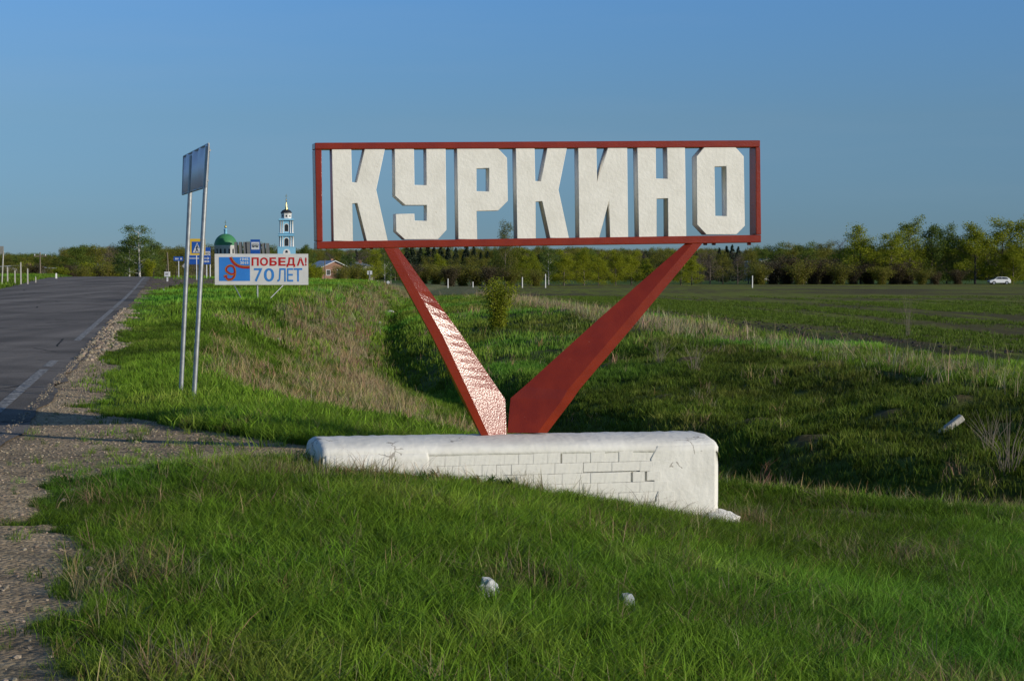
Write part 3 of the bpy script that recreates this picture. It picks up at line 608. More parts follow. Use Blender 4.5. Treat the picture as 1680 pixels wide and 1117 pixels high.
# ---------------------------------------------------------------- plinth
lime = mat('lime_wash', (.76, .735, .665), (.67, .645, .575), rough=.8, nscale=3.5, bump=.5, bscale=17, bdist=.014, spec=.15, contrast=(.3, .6))
chips_and_glints(lime, (.30, .27, .22), 11, .71, .6); chips_and_glints(lime, (.17, .14, .10), 48, .70, .8)
def hair_cracks(m, scale, col, lo):
    t = m.node_tree; p = t.nodes['Principled BSDF']; l = t.links; src = p.inputs['Base Color'].links[0].from_socket
    tc = t.nodes.new('ShaderNodeTexCoord'); n = N(t, 'ShaderNodeTexNoise', i_Scale=7.0, i_Detail=4.0); l.new(tc.outputs['Object'], n.inputs['Vector'])
    mv = N(t, 'ShaderNodeMixRGB', i_Fac=.14); l.new(tc.outputs['Object'], mv.inputs[1]); l.new(n.outputs['Color'], mv.inputs[2])
    v = N(t, 'ShaderNodeTexVoronoi', feature='DISTANCE_TO_EDGE', i_Scale=scale); l.new(mv.outputs[0], v.inputs['Vector'])
    a = N(t, 'ShaderNodeMath', operation='LESS_THAN'); l.new(v.outputs['Distance'], a.inputs[0]); a.inputs[1].default_value = .022
    n2 = N(t, 'ShaderNodeTexNoise', i_Scale=2.6, i_Detail=2.0); l.new(tc.outputs['Object'], n2.inputs['Vector'])
    b = N(t, 'ShaderNodeMath', operation='GREATER_THAN'); l.new(n2.outputs['Fac'], b.inputs[0]); b.inputs[1].default_value = lo
    c = N(t, 'ShaderNodeMath', operation='MULTIPLY'); l.new(a.outputs[0], c.inputs[0]); l.new(b.outputs[0], c.inputs[1]); d = N(t, 'ShaderNodeMath', operation='MULTIPLY'); l.new(c.outputs[0], d.inputs[0]); d.inputs[1].default_value = .7
    x = N(t, 'ShaderNodeMix', data_type='RGBA'); l.new(d.outputs[0], x.inputs['Factor']); l.new(src, x.inputs['A']); x.inputs['B'].default_value = (*col, 1); l.new(x.outputs['Result'], p.inputs['Base Color'])
hair_cracks(lime, 5.0, (.25, .22, .18), .62)
pl = empty('plinth', (BLK0[0], BLK0[1], 0), BLKA, label='long low whitewashed brick block carrying the red town sign', cat='plinth')
PL = 3.60; PD = .80
def sec(u):       # cross section, from front foot over the top to the back foot
    zt = .145 - .012 * u
    return [(.028, -1.2), (.028, -.6), (.028, -.3), (.028, -.1), (.028, zt - .075), (.0035, zt - .072), (.0035, zt - .045), (.010, zt - .018), (.040, zt + .010), (.14, zt + .035), (.27, zt + .055), (.42, zt + .062), (.58, zt + .055), (.70, zt + .03), (.77, zt - .01), (.79, zt - .08), (.80, -.2), (.80, -1.2)]
nu = 320; vs = []; K = len(sec(0))
rb = random.Random(9)
for i in range(nu + 1):
    u = PL * i / nu
    e = min(u, PL - u); r = .07; inset = (r - math.sqrt(max(0, r * r - (r - e) ** 2))) if e < r else 0
    for j, (v, z) in enumerate(sec(u)):
        nv = .009 * float(fbm(np.array([u * 1.0]), np.array([j * .35]), .22, 4, 3)[0]) + .006 * float(fbm(np.array([u * 1.0]), np.array([j * .6]), .07, 4, 4)[0])
        top = 5 <= j <= 14
        vv = v + (inset * (1 if v < .4 else -1)) * (1 if inset < .07 else 1) + (0 if 0 < j < 5 else nv * (0 if j < 8 else .6))
        zz = z + (nv * (.35 if j < 8 else .8) if top else 0) - (inset * .7 if top else 0)
        uu = u + (.02 * float(fbm(np.array([j * .5]), np.array([.0]), .5, 3, 8)[0]) + (.0 if z > -.1 else 0)) * (e < .02)
        vs.append((uu, vv, zz))
fs = [(i * K + j, (i + 1) * K + j, (i + 1) * K + j + 1, i * K + j + 1) for i in range(nu) for j in range(K - 1)]
fs += [tuple(range(K)), tuple(reversed(range(nu * K, nu * K + K)))]
me = bpy.data.meshes.new('body'); me.from_pydata(vs, [], fs); me.polygons.foreach_set('use_smooth', [True] * (len(fs) - 2) + [False, False])
link('body', me, lime, pl)
# the brick face: every brick a part, joints sunk, the courses broken by a stepped crack
bricks = []
for q in range(6):
    a = [rb.uniform(.0005, .0025) for _ in range(8)]
    bw, bh = .128, .088; c = .0012
    v = [(a[0], 0, a[1]), (bw - a[2], 0, a[3]), (bw - a[4], 0, bh - a[5]), (a[6], 0, bh - a[7])]
    b2 = [(-0.0, c, 0), (bw, c, 0), (bw, c, bh), (0, c, bh)]; b3 = [(-0.0, .045, 0), (bw, .045, 0), (bw, .045, bh), (0, .045, bh)]
    me = bpy.data.meshes.new('brick'); me.from_pydata(v + b2 + b3, [], [(0,1,2,3)] + [(j, 4+j, 4+(j+1)%4, (j+1)%4) for j in range(4)] + [(4+j, 8+j, 8+(j+1)%4, 4+(j+1)%4) for j in range(4)])
    bm = bmesh.new(); bm.from_mesh(me); bmesh.ops.recalc_face_normals(bm, faces=bm.faces); bm.to_mesh(me); bm.free(); me.materials.append(lime); bricks.append(me)
for row in range(9):
    ztop = .066 - row * .0905
    x = .03 + (.065 if row % 2 else 0)
    k = 0
    while x < PL - .14:
        u = x + .064; gzl = gz(BLK0[0] + u * math.cos(BLKA), BLK0[1] + u * math.sin(BLKA))
        zt = ztop - .006 * x
        if zt > gzl - .06:
            o = link('brick', bricks[rb.randrange(6)], None, pl)
            gap = 0
            smooth = x < .80 or x > 3.05
            jit = .0006 if smooth else .0035
            dz = 0; hs = 1.0
            # stepped crack: under row 1 for 2.35..2.8, down, then under row 2 for 2.8..3.15
            if row == 1 and 2.3 < x < 2.78: hs = .90; dz = .008
            if row == 2 and 2.78 <= x < 3.10: hs = .88; dz = .010
            wsc = (1.012 if smooth or rb.random() < .80 else .99)
            if row == 2 and 2.64 < x < 2.78: wsc = .86
            if row == 0 and 1.9 < x < 2.1: wsc = .90
            o.location = (x, rb.uniform(-jit, jit) + (.010 if smooth else .003), zt - .0885 * 1 + dz + .0008); o.scale = (wsc, 1, hs * (1.012 if rb.random() < .82 else .994))
        x += .1305; k += 1
# skim of plaster over both ends, broken at its edge
def skim(name, u0, u1, y):
    mb = MB(); n = 40; m_ = 16; vs = []; fs = []
    for i in range(n + 1):
        for j in range(m_ + 1):
            t = i / n; w = j / m_; z = .09 - w * (.9)
            jag = .10 * float(fbm(np.array([w * 2.0 + u0]), np.array([.3]), .25, 4, 13)[0])
            if u0 < 1: u = u0 + (u1 + jag - u0) * t
            else: u = u0 + jag + (u1 - u0 - jag) * t
            vs.append((u, y + .004 * float(fbm(np.array([u]), np.array([z]), .12, 4, 15)[0]), z))
    for i in range(n):
        for j in range(m_): k = i * (m_ + 1) + j; fs.append((k, k + m_ + 1, k + m_ + 2, k + 1))
    me = bpy.data.meshes.new(name); me.from_pydata(vs, [], fs); me.polygons.foreach_set('use_smooth', [True] * len(fs))
    o = link(name, me, lime, pl); sm = o.modifiers.new('s', 'SOLIDIFY'); sm.thickness = .012; sm.offset = 1; return o
skim('plaster_skim', .05, .92, .002); skim('plaster_skim', 2.98, PL - .05, .002)
# footing lump at the right end
bm = bmesh.new(); bmesh.ops.create_icosphere(bm, subdivisions=4, radius=1)
for v in bm.verts:
    f = 1 + .22 * float(fbm(np.array([v.co.x * 1.0]), np.array([v.co.y + v.co.z * 1.7]), .6, 4, 17)[0]); v.co = Vector((v.co.x * .21 * f, v.co.y * .17 * f, v.co.z * .085 * f))
me = bpy.data.meshes.new('footing'); bm.to_mesh(me); bm.free(); me.polygons.foreach_set('use_smooth', [True] * len(me.polygons))
gx = BLK0[0] + 3.62 * math.cos(BLKA) + .0 ; gy = BLK0[1] + 3.68 * math.sin(BLKA) - .02
link('footing', me, lime, pl, loc=(3.57, .03, gz(gx, gy) + .015))

# ================================================================ two post road sign seen from the side
steel = mat('galvanised_steel', (.40, .41, .41), (.30, .31, .31), rough=.45, nscale=14, bump=.1, spec=.5, metal=.55)
def ribbed_sign():
    yn, yf = 21.2, 23.0
    p = [at(301.5, 257, yf), at(342.5, 236, yn), at(337.5, 307, yn), at(299.5, 319, yf)]
    org = at(318, 655, 21.2); t = empty('road_sign', (org.x, org.y, gz(org.x, org.y)), label='large sheet metal road sign turned edge on, on two leaning steel posts', cat='road sign')
    o_ = Vector(t.location); p = [q - o_ for q in p]
    # panel with shallow vertical ribs
    n = 36; mb = MB(); vs = []; nrm = ((p[1] - p[0]).cross(p[3] - p[0])).normalized()
    for i in range(n + 1):
        u = i / n; a = p[0].lerp(p[1], u); b = p[3].lerp(p[2], u); off = nrm * (.010 * math.sin(u * 8 * math.pi))
        vs += [a + off, b + off]
    fs = [(2*i, 2*i+2, 2*i+3, 2*i+1) for i in range(n)]
    mb.add(vs, fs, True); m = mat('sign_sheet', (.92, .90, .90), (.84, .77, .80), rough=.6, nscale=2.5, bump=.05, spec=.5, metal=.35)
    o = mb.build('sheet', m, t); sm = o.modifiers.new('s', 'SOLIDIFY'); sm.thickness = .004
    rim = MB(); 
    for i in range(4):
        rim.tube(p[i], p[(i + 1) % 4], .013, n=6)
    rim.build('rim', steel, t)
    for (bx, by, tx, ty, Y0, Y1, r) in ((296.5, 650, 312, 312, 22.4, 22.4, .029), (318, 657, 337.5, 300, 21.2, 21.25, .029)):
        a = at(bx, by, Y0) - o_; b = at(tx, ty, Y1) - o_; a = a + (a - b).normalized() * .3; b = b + (b - a).normalized() * (.45)
        MB().tube(a, b, r, n=12).build('post', steel, t)
    br = MB(); 
    for k in (.15, .85): br.tube(p[0].lerp(p[3], k) + nrm * .02, p[1].lerp(p[2], k) + nrm * .02, .016, n=6)
    br.build('rail', steel, t)
ribbed_sign()

# ================================================================ billboard
bw_ = mat('billboard_white', (.74, .72, .68), (.66, .64, .60), rough=.5, nscale=2, spec=.4)
bblue = mat('billboard_blue', (.045, .24, .66), (.04, .21, .60), rough=.5, nscale=2)
btxt = mat('billboard_text_blue', (.055, .26, .66), rough=.5); bred = mat('billboard_red', (.58, .02, .018), rough=.5); bor = mat('billboard_ribbon_orange', (.62, .20, .03), rough=.5)
bblk = mat('billboard_ribbon_dark', (.10, .02, .015), rough=.5); bwt = mat('billboard_numerals_white', (.75, .78, .80), rough=.5)
YB = 70.0; sc = YB / FP
ob = at(422, 491, YB); ob.z = gz(ob.x, ob.y)
bb = empty('billboard', ob, .03, label='wide white billboard reading ПОБЕДА! 70 ЛЕТ beside a blue panel with a ribbon', cat='billboard')
bx = lambda px: (px - 422) * sc
bz = lambda py: (CAMZ + (450 - py) * sc) - ob.z
MB().box(bx(353), bx(505.5), 0, .05, bz(467.3), bz(416.6)).build('panel', bw_, bb)
MB().box(bx(360), bx(410.5), -.006, -.001, bz(461), bz(422)).build('blue_panel', bblue, bb)
for ch, a, b in zip('ПОБЕДА!', (413.3, 427, 442.5, 457, 470.2, 487, 500.5), (425, 440, 454.5, 469, 484.5, 499.5, 503.2)):
    lo = 436.2 if ch != 'Д' else 438.2
    link('letter', text_mesh(ch, bx(a), bx(b), bz(lo), bz(422.5), -.006, .035), bred, bb)
for ch, a, b in zip('70ЛЕТ', (417, 433.3, 455, 471, 482), (431, 450, 469, 481, 496)):
    link('letter', text_mesh(ch, bx(a), bx(b), bz(462), bz(440), -.006, .01), btxt, bb)
link('year_numerals', text_mesh('1945', bx(394.5), bx(408), bz(427.5), bz(423.3), -.010, .03), bwt, bb)
link('year_numerals', text_mesh('2015', bx(394.5), bx(408), bz(433.3), bz(429), -.010, .03), bwt, bb)
def ribbon(path, w, stripes, name, y):
    pts = [Vector((bx(a), 0, bz(b))) for a, b in path]
    # smooth the path
    q = []
    for i in range(len(pts) - 1):
        p0, p1, p2, p3 = pts[max(i-1, 0)], pts[i], pts[i+1], pts[min(i+2, len(pts)-1)]
        for k in range(8):
            t = k / 8; q.append(.5 * ((2*p1) + (p2-p0)*t + (2*p0-5*p1+4*p2-p3)*t*t + (3*p1-p0-3*p2+p3)*t**3))
    q.append(pts[-1])
    for (o0, o1, m, dy) in stripes:
        vs = []
        for i, p in enumerate(q):
            d = (q[min(i+1, len(q)-1)] - q[max(i-1, 0)]).normalized(); nn = Vector((-d.z, 0, d.x)); ww = w * sc * (w_ := 1)
            vs += [(p.x + nn.x*ww*o0, y + dy, p.z + nn.z*ww*o0), (p.x + nn.x*ww*o1, y + dy, p.z + nn.z*ww*o1)]
        mb = MB(); mb.add(vs, [(2*i, 2*i+1, 2*i+3, 2*i+2) for i in range(len(q)-1)]); mb.build(name, m, bb)
ST = [(-.5, .5, bblk, 0), (-.42, -.1, bred, -.003), (.1, .42, bor, -.003)]
ribbon([(379,422.1), (382,428), (387,433.5), (394,437), (402,438.3), (410.3,438.3)], 5.0, ST, 'ribbon', -.011)
ribbon([(386,446), (385,449), (380,450), (375,447.5), (371.5,443.5), (373,438.5), (378,436), (383.5,437.5), (386,444), (385.5,452), (381.5,457.5), (375,458.8), (371.5,455.5)], 3.9, ST, 'ribbon_numeral', -.011)
ribbon([(368.5,454), (371,452.8), (373.5,453.5)], 4.5, ST, 'ribbon_numeral', -.014)
pole = MB(); pole.tube((bx(422), .09, -.4), (bx(422), .09, bz(420)), .035, n=8); pole.build('post', steel, bb)
for a, b in ((383, 401.5), (466, 439)):
    gx = ob.x + bx(b); d = gz(gx, ob.y - .6) - ob.z
    MB().tube((bx(a), .08, bz(466)), (bx(b), -.4 , d - .1), .022, n=6).build('brace', steel, bb)

# ================================================================ road signs by the junction
swhite = mat('sign_white', (.72, .73, .74), rough=.45); sblue = mat('sign_blue', (.02, .10, .42), (.02, .09, .36), rough=.45); syel = mat('sign_yellow', (.75, .50, .05), (.70, .45, .04), rough=.45); sblk = mat('sign_black', (.02, .02, .02), rough=.5)
conc = mat('rough_concrete', (.48, .46, .41), (.36, .34, .30), rough=.9, nscale=20, bump=.4)
def signbase(name, px, Y, **k):
    p = at(px, 450, Y); z = gz(p.x, p.y); t = empty(name, (p.x, p.y, z), **k)
    s = Y / FP
    return t, (lambda q: (q - px) * s), (lambda q: zat(q, Y) - z), s
# pedestrian crossing sign
t, fx, fz, s = signbase('crossing_sign', 325, 126, label='yellow bordered blue pedestrian crossing sign seen between the leaning posts', cat='road sign')
MB().box(fx(312), fx(337), 0, .03, fz(418.5), fz(391.8)).build('yellow_board', syel, t)
MB().box(fx(315), fx(332), -.008, -.001, fz(415.5), fz(396.5)).build('blue_square', sblue, t)
MB().prism([(fx(316.5), fz(414.5)), (fx(330.5), fz(414.5)), (fx(323.8), fz(398))], -.014, -.009).build('white_triangle', swhite, t)
w = MB(); w.tube((fx(324.2), -.02, fz(403)), (fx(323.6), -.02, fz(408)), .035, n=6); w.tube((fx(323.6), -.02, fz(408)), (fx(321.5), -.02, fz(413.5)), .022, n=5); w.tube((fx(323.6), -.02, fz(408)), (fx(326), -.02, fz(413.5)), .022, n=5); w.tube((fx(324), -.02, fz(404)), (fx(321.5), -.02, fz(407.5)), .016, n=5); w.tube((fx(324), -.02, fz(404)), (fx(326.5), -.02, fz(407)), .016, n=5); w.lathe([(0, fz(402.6)), (.03, fz(402.2)), (.03, fz(401.3)), (0, fz(400.9))], 8, (fx(324.3), -.02)); w.build('walking_figure', sblk, t)
MB().tube((fx(322.3), .06, -.3), (fx(322.3), .06, fz(393)), .035, n=8).build('post', swhite, t)
# direction board
t, fx, fz, s = signbase('direction_sign', 330, 140, label='wide blue direction board with white arrow lines below the crossing sign', cat='road sign')
MB().box(fx(309), fx(345.5), 0, .04, fz(433.8), fz(406)).build('board', sblue, t)
MB().box(fx(309.6), fx(345), -.008, -.001, fz(419), fz(412.5)).build('white_band', swhite, t)
link('lettering', text_mesh('КУРКИНО', fx(314), fx(344), fz(418), fz(413.8), -.014, .02), sblk, t)
a = MB(); a.box(fx(310), fx(341), -.012, -.004, fz(424.6), fz(423.2)); a.prism([(fx(340.5), fz(426.3)), (fx(344), fz(423.9)), (fx(340.5), fz(421.5))], -.012, -.004); a.build('arrow', swhite, t)
a = MB(); 
for q in range(5): a.box(fx(331 + q * 2.6), fx(332.8 + q * 2.6), -.012, -.004, fz(430.5), fz(427.5))
a.build('distance_figures', swhite, t)
for q in (338.7, 344.5): MB().tube((fx(q), .08, -.4), (fx(q), .08, fz(406.5)), .045, n=8).build('post', swhite, t)
# bus stop
t, fx, fz, s = signbase('bus_stop_sign', 419, 108, label='small blue and white bus stop sign standing above the billboard', cat='road sign')
MB().box(fx(411.2), fx(426.8), 0, .03, fz(416.5), fz(393)).build('board', sblue, t)
MB().box(fx(412.6), fx(425.6), -.008, -.001, fz(409.5), fz(397.2)).build('white_square', swhite, t)
b = MB(); b.box(fx(413.8), fx(424.2), -.014, -.009, fz(405), fz(400.3)); b.tube((fx(415.8), -.016, fz(405.2)), (fx(415.8), -.008, fz(405.2)), .04, n=8); b.tube((fx(422.2), -.016, fz(405.2)), (fx(422.2), -.008, fz(405.2)), .04, n=8); b.build('bus_symbol', sblk, t)
b = MB(); 
for q in range(4): b.box(fx(414.6 + q * 2.4), fx(416.3 + q * 2.4), -.018, -.0145, fz(403.2), fz(401.2))
b.build('bus_windows', swhite, t)
MB().tube((fx(419), .05, -.3), (fx(419), .05, fz(394)), .035, n=8).build('post', steel, t)
# small blue name board, white diamond back, white box marker
t, fx, fz, s = signbase('name_board', 293, 145, label='small narrow blue board on a white post left of the crossing sign', cat='road sign')
MB().box(fx(285), fx(300.5), 0, .03, fz(428), fz(421)).build('board', sblue, t)
for q, w_ in ((287.5, 1.6), (289.7, 1.6), (291.9, 1.0), (296, 2.6)): MB().box(fx(q), fx(q + w_), -.008, -.001, fz(426), fz(423.3)).build('letter', swhite, t)
MB().tube((fx(293), .05, -.3), (fx(293), .05, fz(422)), .035, n=8).build('post', swhite, t)
t, fx, fz, s = signbase('diamond_sign', 302, 150, label='pale diamond shaped sign seen beside the left leaning post', cat='road sign')
MB().prism([(fx(298.5), fz(436.5)), (fx(303), fz(441)), (fx(307), fz(436.5)), (fx(303), fz(431.5))], 0, .03).build('board', mat('sign_back_grey', (.42, .41, .39), rough=.6), t)
MB().tube((fx(303), .05, -.3), (fx(303), .05, fz(433)), .03, n=8).build('post', swhite, t)
t, fx, fz, s = signbase('marker_box', 274, 118, label='white square box on a short foot at the gravel junction', cat='utility box')
MB().box(fx(270.2), fx(278.6), -.12, .12, fz(453.8), fz(445.8)).build('box', swhite, t); MB().box(fx(272.5), fx(276.5), -.135, -.12, fz(451), fz(448.5)).build('plate', mat('plate_grey', (.3, .3, .28)), t); MB().box(fx(273.4), fx(275.6), -.05, .05, -.3, fz(453.8)).build('foot', swhite, t)
# row of curved steel fins
t, fx, fz, s = signbase('fin_monument', 412, 130, label='row of dark curved metal fins behind the billboard', cat='monument')
fin = mat('fin_metal', (.085, .09, .095), (.06, .065, .07), rough=.5, spec=.4, metal=.3)
MB().box(fx(386), fx(443), -.3, .3, -.5, .35).build('base', conc, t)
for k, q in enumerate((389, 396.5, 404, 409.5, 428, 434.5, 441)):
    n = 10; vs = []; d = 4.2
    for i in range(n + 1):
        u = i / n; top = fz(397 if k < 4 else 399); z = .2 + (top - .2) * u; off = (1 - u) ** 1.5 * 5.5 - 0
        vs += [(fx(q - d + off * .8) , -.12, z), (fx(q + .5 + off), -.12 + .1, z), (fx(q - d + off * .8), .12, z), (fx(q + .5 + off), .14, z)]
    fs = []
    for i in range(n):
        k0 = i * 4; 
        for a_, b_ in ((0, 1), (1, 3), (3, 2), (2, 0)): fs.append((k0 + a_, k0 + b_, k0 + 4 + b_, k0 + 4 + a_))
    fs += [(n*4, n*4+1, n*4+3, n*4+2)]
    mb = MB(); mb.add(vs, fs); mb.build('fin', fin, t)
# sign cut by the left edge of the picture
t, fx, fz, s = signbase('back_of_sign', 3, 104, label='grey backed road sign on two pale struts cut by the left picture edge', cat='road sign')
MB().box(fx(-9), fx(6.3), 0, .04, fz(416.5), fz(404)).build('board', mat('grey_back', (.30, .29, .26), rough=.6), t)
for a_, b_ in ((-5, -6), (1.5, 5.5)): MB().tube((fx(a_), .1, -.3), (fx(b_), .05, fz(412)), .05, n=6).build('post', conc, t)
# marker stone and concrete posts on the left
def simple_post(name, px, top, Y, wpx, m, label, cat, group=None, lean=0, bot=None):
    p = at(px, 450, Y); z = gz(p.x, p.y); s = Y / FP; h = zat(top, Y) - z; w = wpx * s / 2
    mb = MB(); vs = [(-w, -w, -.4), (w, -w, -.4), (w, w, -.4), (-w, w, -.4)]; q = .8
    vs += [(-w*q + lean, -w*q, h - .04), (w*q + lean, -w*q, h - .04), (w*q + lean, w*q, h - .04), (-w*q + lean, w*q, h - .04)]; vs += [(lean, 0, h)]
    mb.add(vs, [(0,1,5,4), (1,2,6,5), (2,3,7,6), (3,0,4,7), (4,5,8), (5,6,8), (6,7,8), (7,4,8), (3,2,1,0)])
    o = mb.build(name, m, None, (p.x, p.y, z), (0, 0, .3)); return tag(o, label=label, cat=cat, group=group)
simple_post('marker_post', 92.3, 448, 127, 3.2, mat('white_marker', (.8, .79, .75), rough=.7), 'short white marker post at the left edge of the road crest', 'marker post')
for px, top, lab in ((12.5, 437.5, 'thickest concrete post, leftmost of the row at the left road edge'), (24.6, 443, 'low concrete post, second from the left in the roadside row'), (34.3, 430, 'tall concrete post, third from the left in the roadside row'), (45.5, 440, 'concrete post at the right end of the roadside row'), ):
    simple_post('concrete_post', px, top, 108, 2.4, conc, lab, 'post', 'concrete posts along the left of the road')
simple_post('concrete_stump', 58.6, 453.5, 112, 2.0, conc, 'short concrete stump between the roadside posts and the tall pole', 'post')
for px, top in ((735, 457), (776, 462), (857, 454.5), (895, 449.5), (1234.5, 452)):
    lab = {735: 'thin white post behind the left leg of the sign', 776: 'shortest white post, between the left leg and the leafy bush', 857: 'white post just right of the leafy bush', 895: 'tallest white post by the field edge', 1234: 'lone white post at the far edge of the field below the sign corner'}[int(px)]
    simple_post('white_post', px, top, 250, 1.5, mat('post_white', (.72, .71, .68), rough=.7), lab, 'post', 'white posts along the edge of the field')
wood = mat('weathered_wood', (.22, .18, .13), (.15, .12, .09), rough=.9, nscale=3, bump=.3)
def pole(px, top, Y, label, lean=0, arms=True, r=.11):
    p = at(px, 450, Y); z = gz(p.x, p.y); h = zat(top, Y) - z
    t = empty('utility_pole', (p.x, p.y, z), label=label, cat='utility pole')
    MB().tube((0, 0, -.5), (lean, 0, h), r, r * .7, 8).build('shaft', wood, t)
    if arms:
        MB().box(lean - .7, lean + .7, -.05, .05, h - .5, h - .38).build('crossarm', wood, t)
        m_ = MB()
        for q in (-.6, 0, .6): m_.lathe([(.03, h - .38), (.06, h - .34), (.06, h - .24), (.0, h - .2)], 6, (lean + q, 0))
        m_.build('insulators', swhite, t)
pole(66, 414, 190, 'tall thin wooden pole left of the white marker post', 0, True, .10)
pole(277, 414, 150, 'thin leaning pole behind the white box at the junction', -.12, False, .07)
pole(533, 426, 240, 'thin pale pole beside the white roofed house', 0, False, .08)

# ================================================================ church
stoneW = mat('church_white', (.74, .73, .70), (.68, .67, .64), rough=.8, nscale=.3); stoneB = mat('church_blue', (.24, .52, .70), (.21, .47, .65), rough=.8, nscale=.3)
gold = mat('gilding', (.72, .52, .16), rough=.3, metal=.9); dkroof = mat('dark_dome', (.05, .055, .06), rough=.4, metal=.3); greenR = mat('green_dome', (.06, .23, .09), (.05, .20, .08), rough=.5, nscale=.5); glassd = mat('dark_opening', (.03, .035, .04), rough=.3)
YC = 800.; cs = YC / FP
p = at(470.2, 450, YC); zb = gz(p.x, p.y); cz = lambda q: zat(q, YC) - zb
T = empty('bell_tower', (p.x, p.y, zb), .15, label='tall blue and white bell tower with a golden spire on the horizon', cat='bell tower')
def tier(z0, z1, w, name, m, corn=True):
    MB().box(-w, w, -w, w, z0, z1).build(name, m, T)
def colpairs(z0, z1, w, r, xs):
    mb = MB()
    for sx, sy in ((0, -1), (-1, 0), (1, 0), (0, 1)):
        for q in xs:
            c = (q, sy * (w + .02)) if sy else (sx * (w + .02), q); mb.lathe([(r * 1.3, z0), (r * 1.3, z0 + .3), (r, z0 + .35), (r * .85, z1 - .35), (r * 1.3, z1 - .3), (r * 1.3, z1)], 8, c)
    mb.build('columns', stoneW, T)
def arch(z0, z1, hw, w, name='arched_opening', m=None, lip=.06):
    pts = [(-hw, z0), (hw, z0)] + [(hw * math.cos(a), z1 - hw + hw * math.sin(a)) for a in np.linspace(0, math.pi, 9)]
    for a in range(2):
        mb = MB(); mb.prism(pts, -w - lip, -w + .05); o = mb.build(name, m or glassd, T); o.rotation_euler = (0, 0, -a * math.pi / 2)
tier(-1, cz(406), 4.15, 'base', stoneB); arch(cz(452), cz(442), 1.2, 4.15); 
arch(cz(417), cz(408.8), 1.7, 4.15, 'white_arch', stoneW); arch(cz(415), cz(411), .55, 4.2, 'round_window', glassd, .12)
def cornice(z0, z1, w): MB().box(-w, w, -w, w, z0, z1).build('cornice', stoneB, T)
cornice(cz(406), cz(405), 4.3)
tier(cz(405), cz(387.5), 3.0, 'lower_stage', stoneB); colpairs(cz(405), cz(387.5), 3.1, .27, (-2.9, -1.9, 1.9, 2.9)); arch(cz(404), cz(391), .95, 3.0); arch(cz(404.5), cz(389.6), 1.25, 2.97, 'white_surround', stoneW, .04)
cornice(cz(387.5), cz(386.2), 3.9); MB().box(-3.3, 3.3, -3.3, 3.3, cz(386.2), cz(384)).build('attic', stoneB, T); cornice(cz(384), cz(382.8), 3.8)
tier(cz(382.8), cz(362), 2.8, 'upper_stage', stoneB); colpairs(cz(382.8), cz(362), 2.9, .25, (-2.7, -1.75, 1.75, 2.7)); arch(cz(380), cz(368), .85, 2.8); arch(cz(380.5), cz(366.8), 1.1, 2.77, 'white_surround', stoneW, .04)
cornice(cz(362), cz(360), 3.7); cornice(cz(360), cz(359), 3.3)
mb = MB(); mb.lathe([(2.5, cz(359)), (2.5, cz(351.5)), (2.75, cz(351)), (2.75, cz(350))], 8, flat=True); mb.build('drum', stoneW, T)
for a in range(8):
    mb = MB(); mb.prism([(-.33, cz(356.5)), (.33, cz(356.5)), (.33, cz(353)), (-.33, cz(353))], -2.36, -2.25); o = mb.build('window', glassd, T); o.rotation_euler = (0, 0, a * math.pi / 4)
mb = MB(); mb.lathe([(2.75, cz(350)), (2.6, cz(348.5)), (2.0, cz(345.8)), (1.2, cz(344.3)), (.7, cz(343.6)), (.0, cz(343.3))], 20); mb.build('dome', dkroof, T)
mb = MB(); mb.lathe([(.62, cz(343.8)), (.48, cz(340)), (.22, cz(333)), (.10, cz(328.5)), (.28, cz(328)), (.28, cz(327)), (0, cz(326.5))], 10); mb.build('spire', gold, T)
mb = MB(); mb.box(-.07, .07, -.05, .05, cz(326.8), cz(318.5)); mb.box(-.6, .6, -.05, .05, cz(322.6), cz(322)); mb.box(-.35, .35, -.05, .05, cz(320.8), cz(320.4)); mb.build('cross', gold, T)
p = at(370.5, 450, YC + 25); zb = gz(p.x, p.y); cz = lambda q: zat(q, YC + 25) - zb
T = empty('church_rotunda', (p.x, p.y, zb), label='white round church with a large green dome behind the billboard', cat='church')
mb = MB(); mb.lathe([(5.35, -1), (5.35, cz(404.5)), (5.55, cz(404.2)), (5.55, cz(402.8))], 40); mb.build('drum', stoneW, T)
for k in range(16):
    a = 2 * math.pi * k / 16 + .1; pts = [(-.42, cz(416)), (.42, cz(416)), (.42, cz(409.5)), (.3, cz(408.6)), (0, cz(408.1)), (-.3, cz(408.6)), (-.42, cz(409.5))]
    mb = MB(); mb.prism(pts, -5.42, -5.25); o = mb.build('window', glassd, T); o.rotation_euler = (0, 0, a)
r = 5.5; z0 = cz(402.8); hh = cz(383.5) - z0
mb = MB(); mb.lathe([(r * math.cos(a), z0 + hh * math.sin(a)) for a in np.linspace(0, math.pi / 2, 14)], 40); mb.build('dome', greenR, T)
mb = MB(); mb.lathe([(.75, cz(384)), (.75, cz(377.5)), (.9, cz(377)), (.9, cz(376.5)), (.6, cz(375.5)), (.35, cz(374.5))], 12); mb.build('lantern', stoneB, T)
mb = MB(); mb.lathe([(.2, cz(375)), (.55, cz(373)), (.6, cz(371.8)), (.3, cz(370)), (.0, cz(368.5))], 12); mb.build('cupola', gold, T)
mb = MB(); mb.box(-.07, .07, -.05, .05, cz(369), cz(361.5)); mb.box(-.6, .6, -.05, .05, cz(365.5), cz(364.9)); mb.build('cross', gold, T)
MB().box(-4.5, 34, 3, 12, -1, cz(424)).build('nave', stoneW, T)
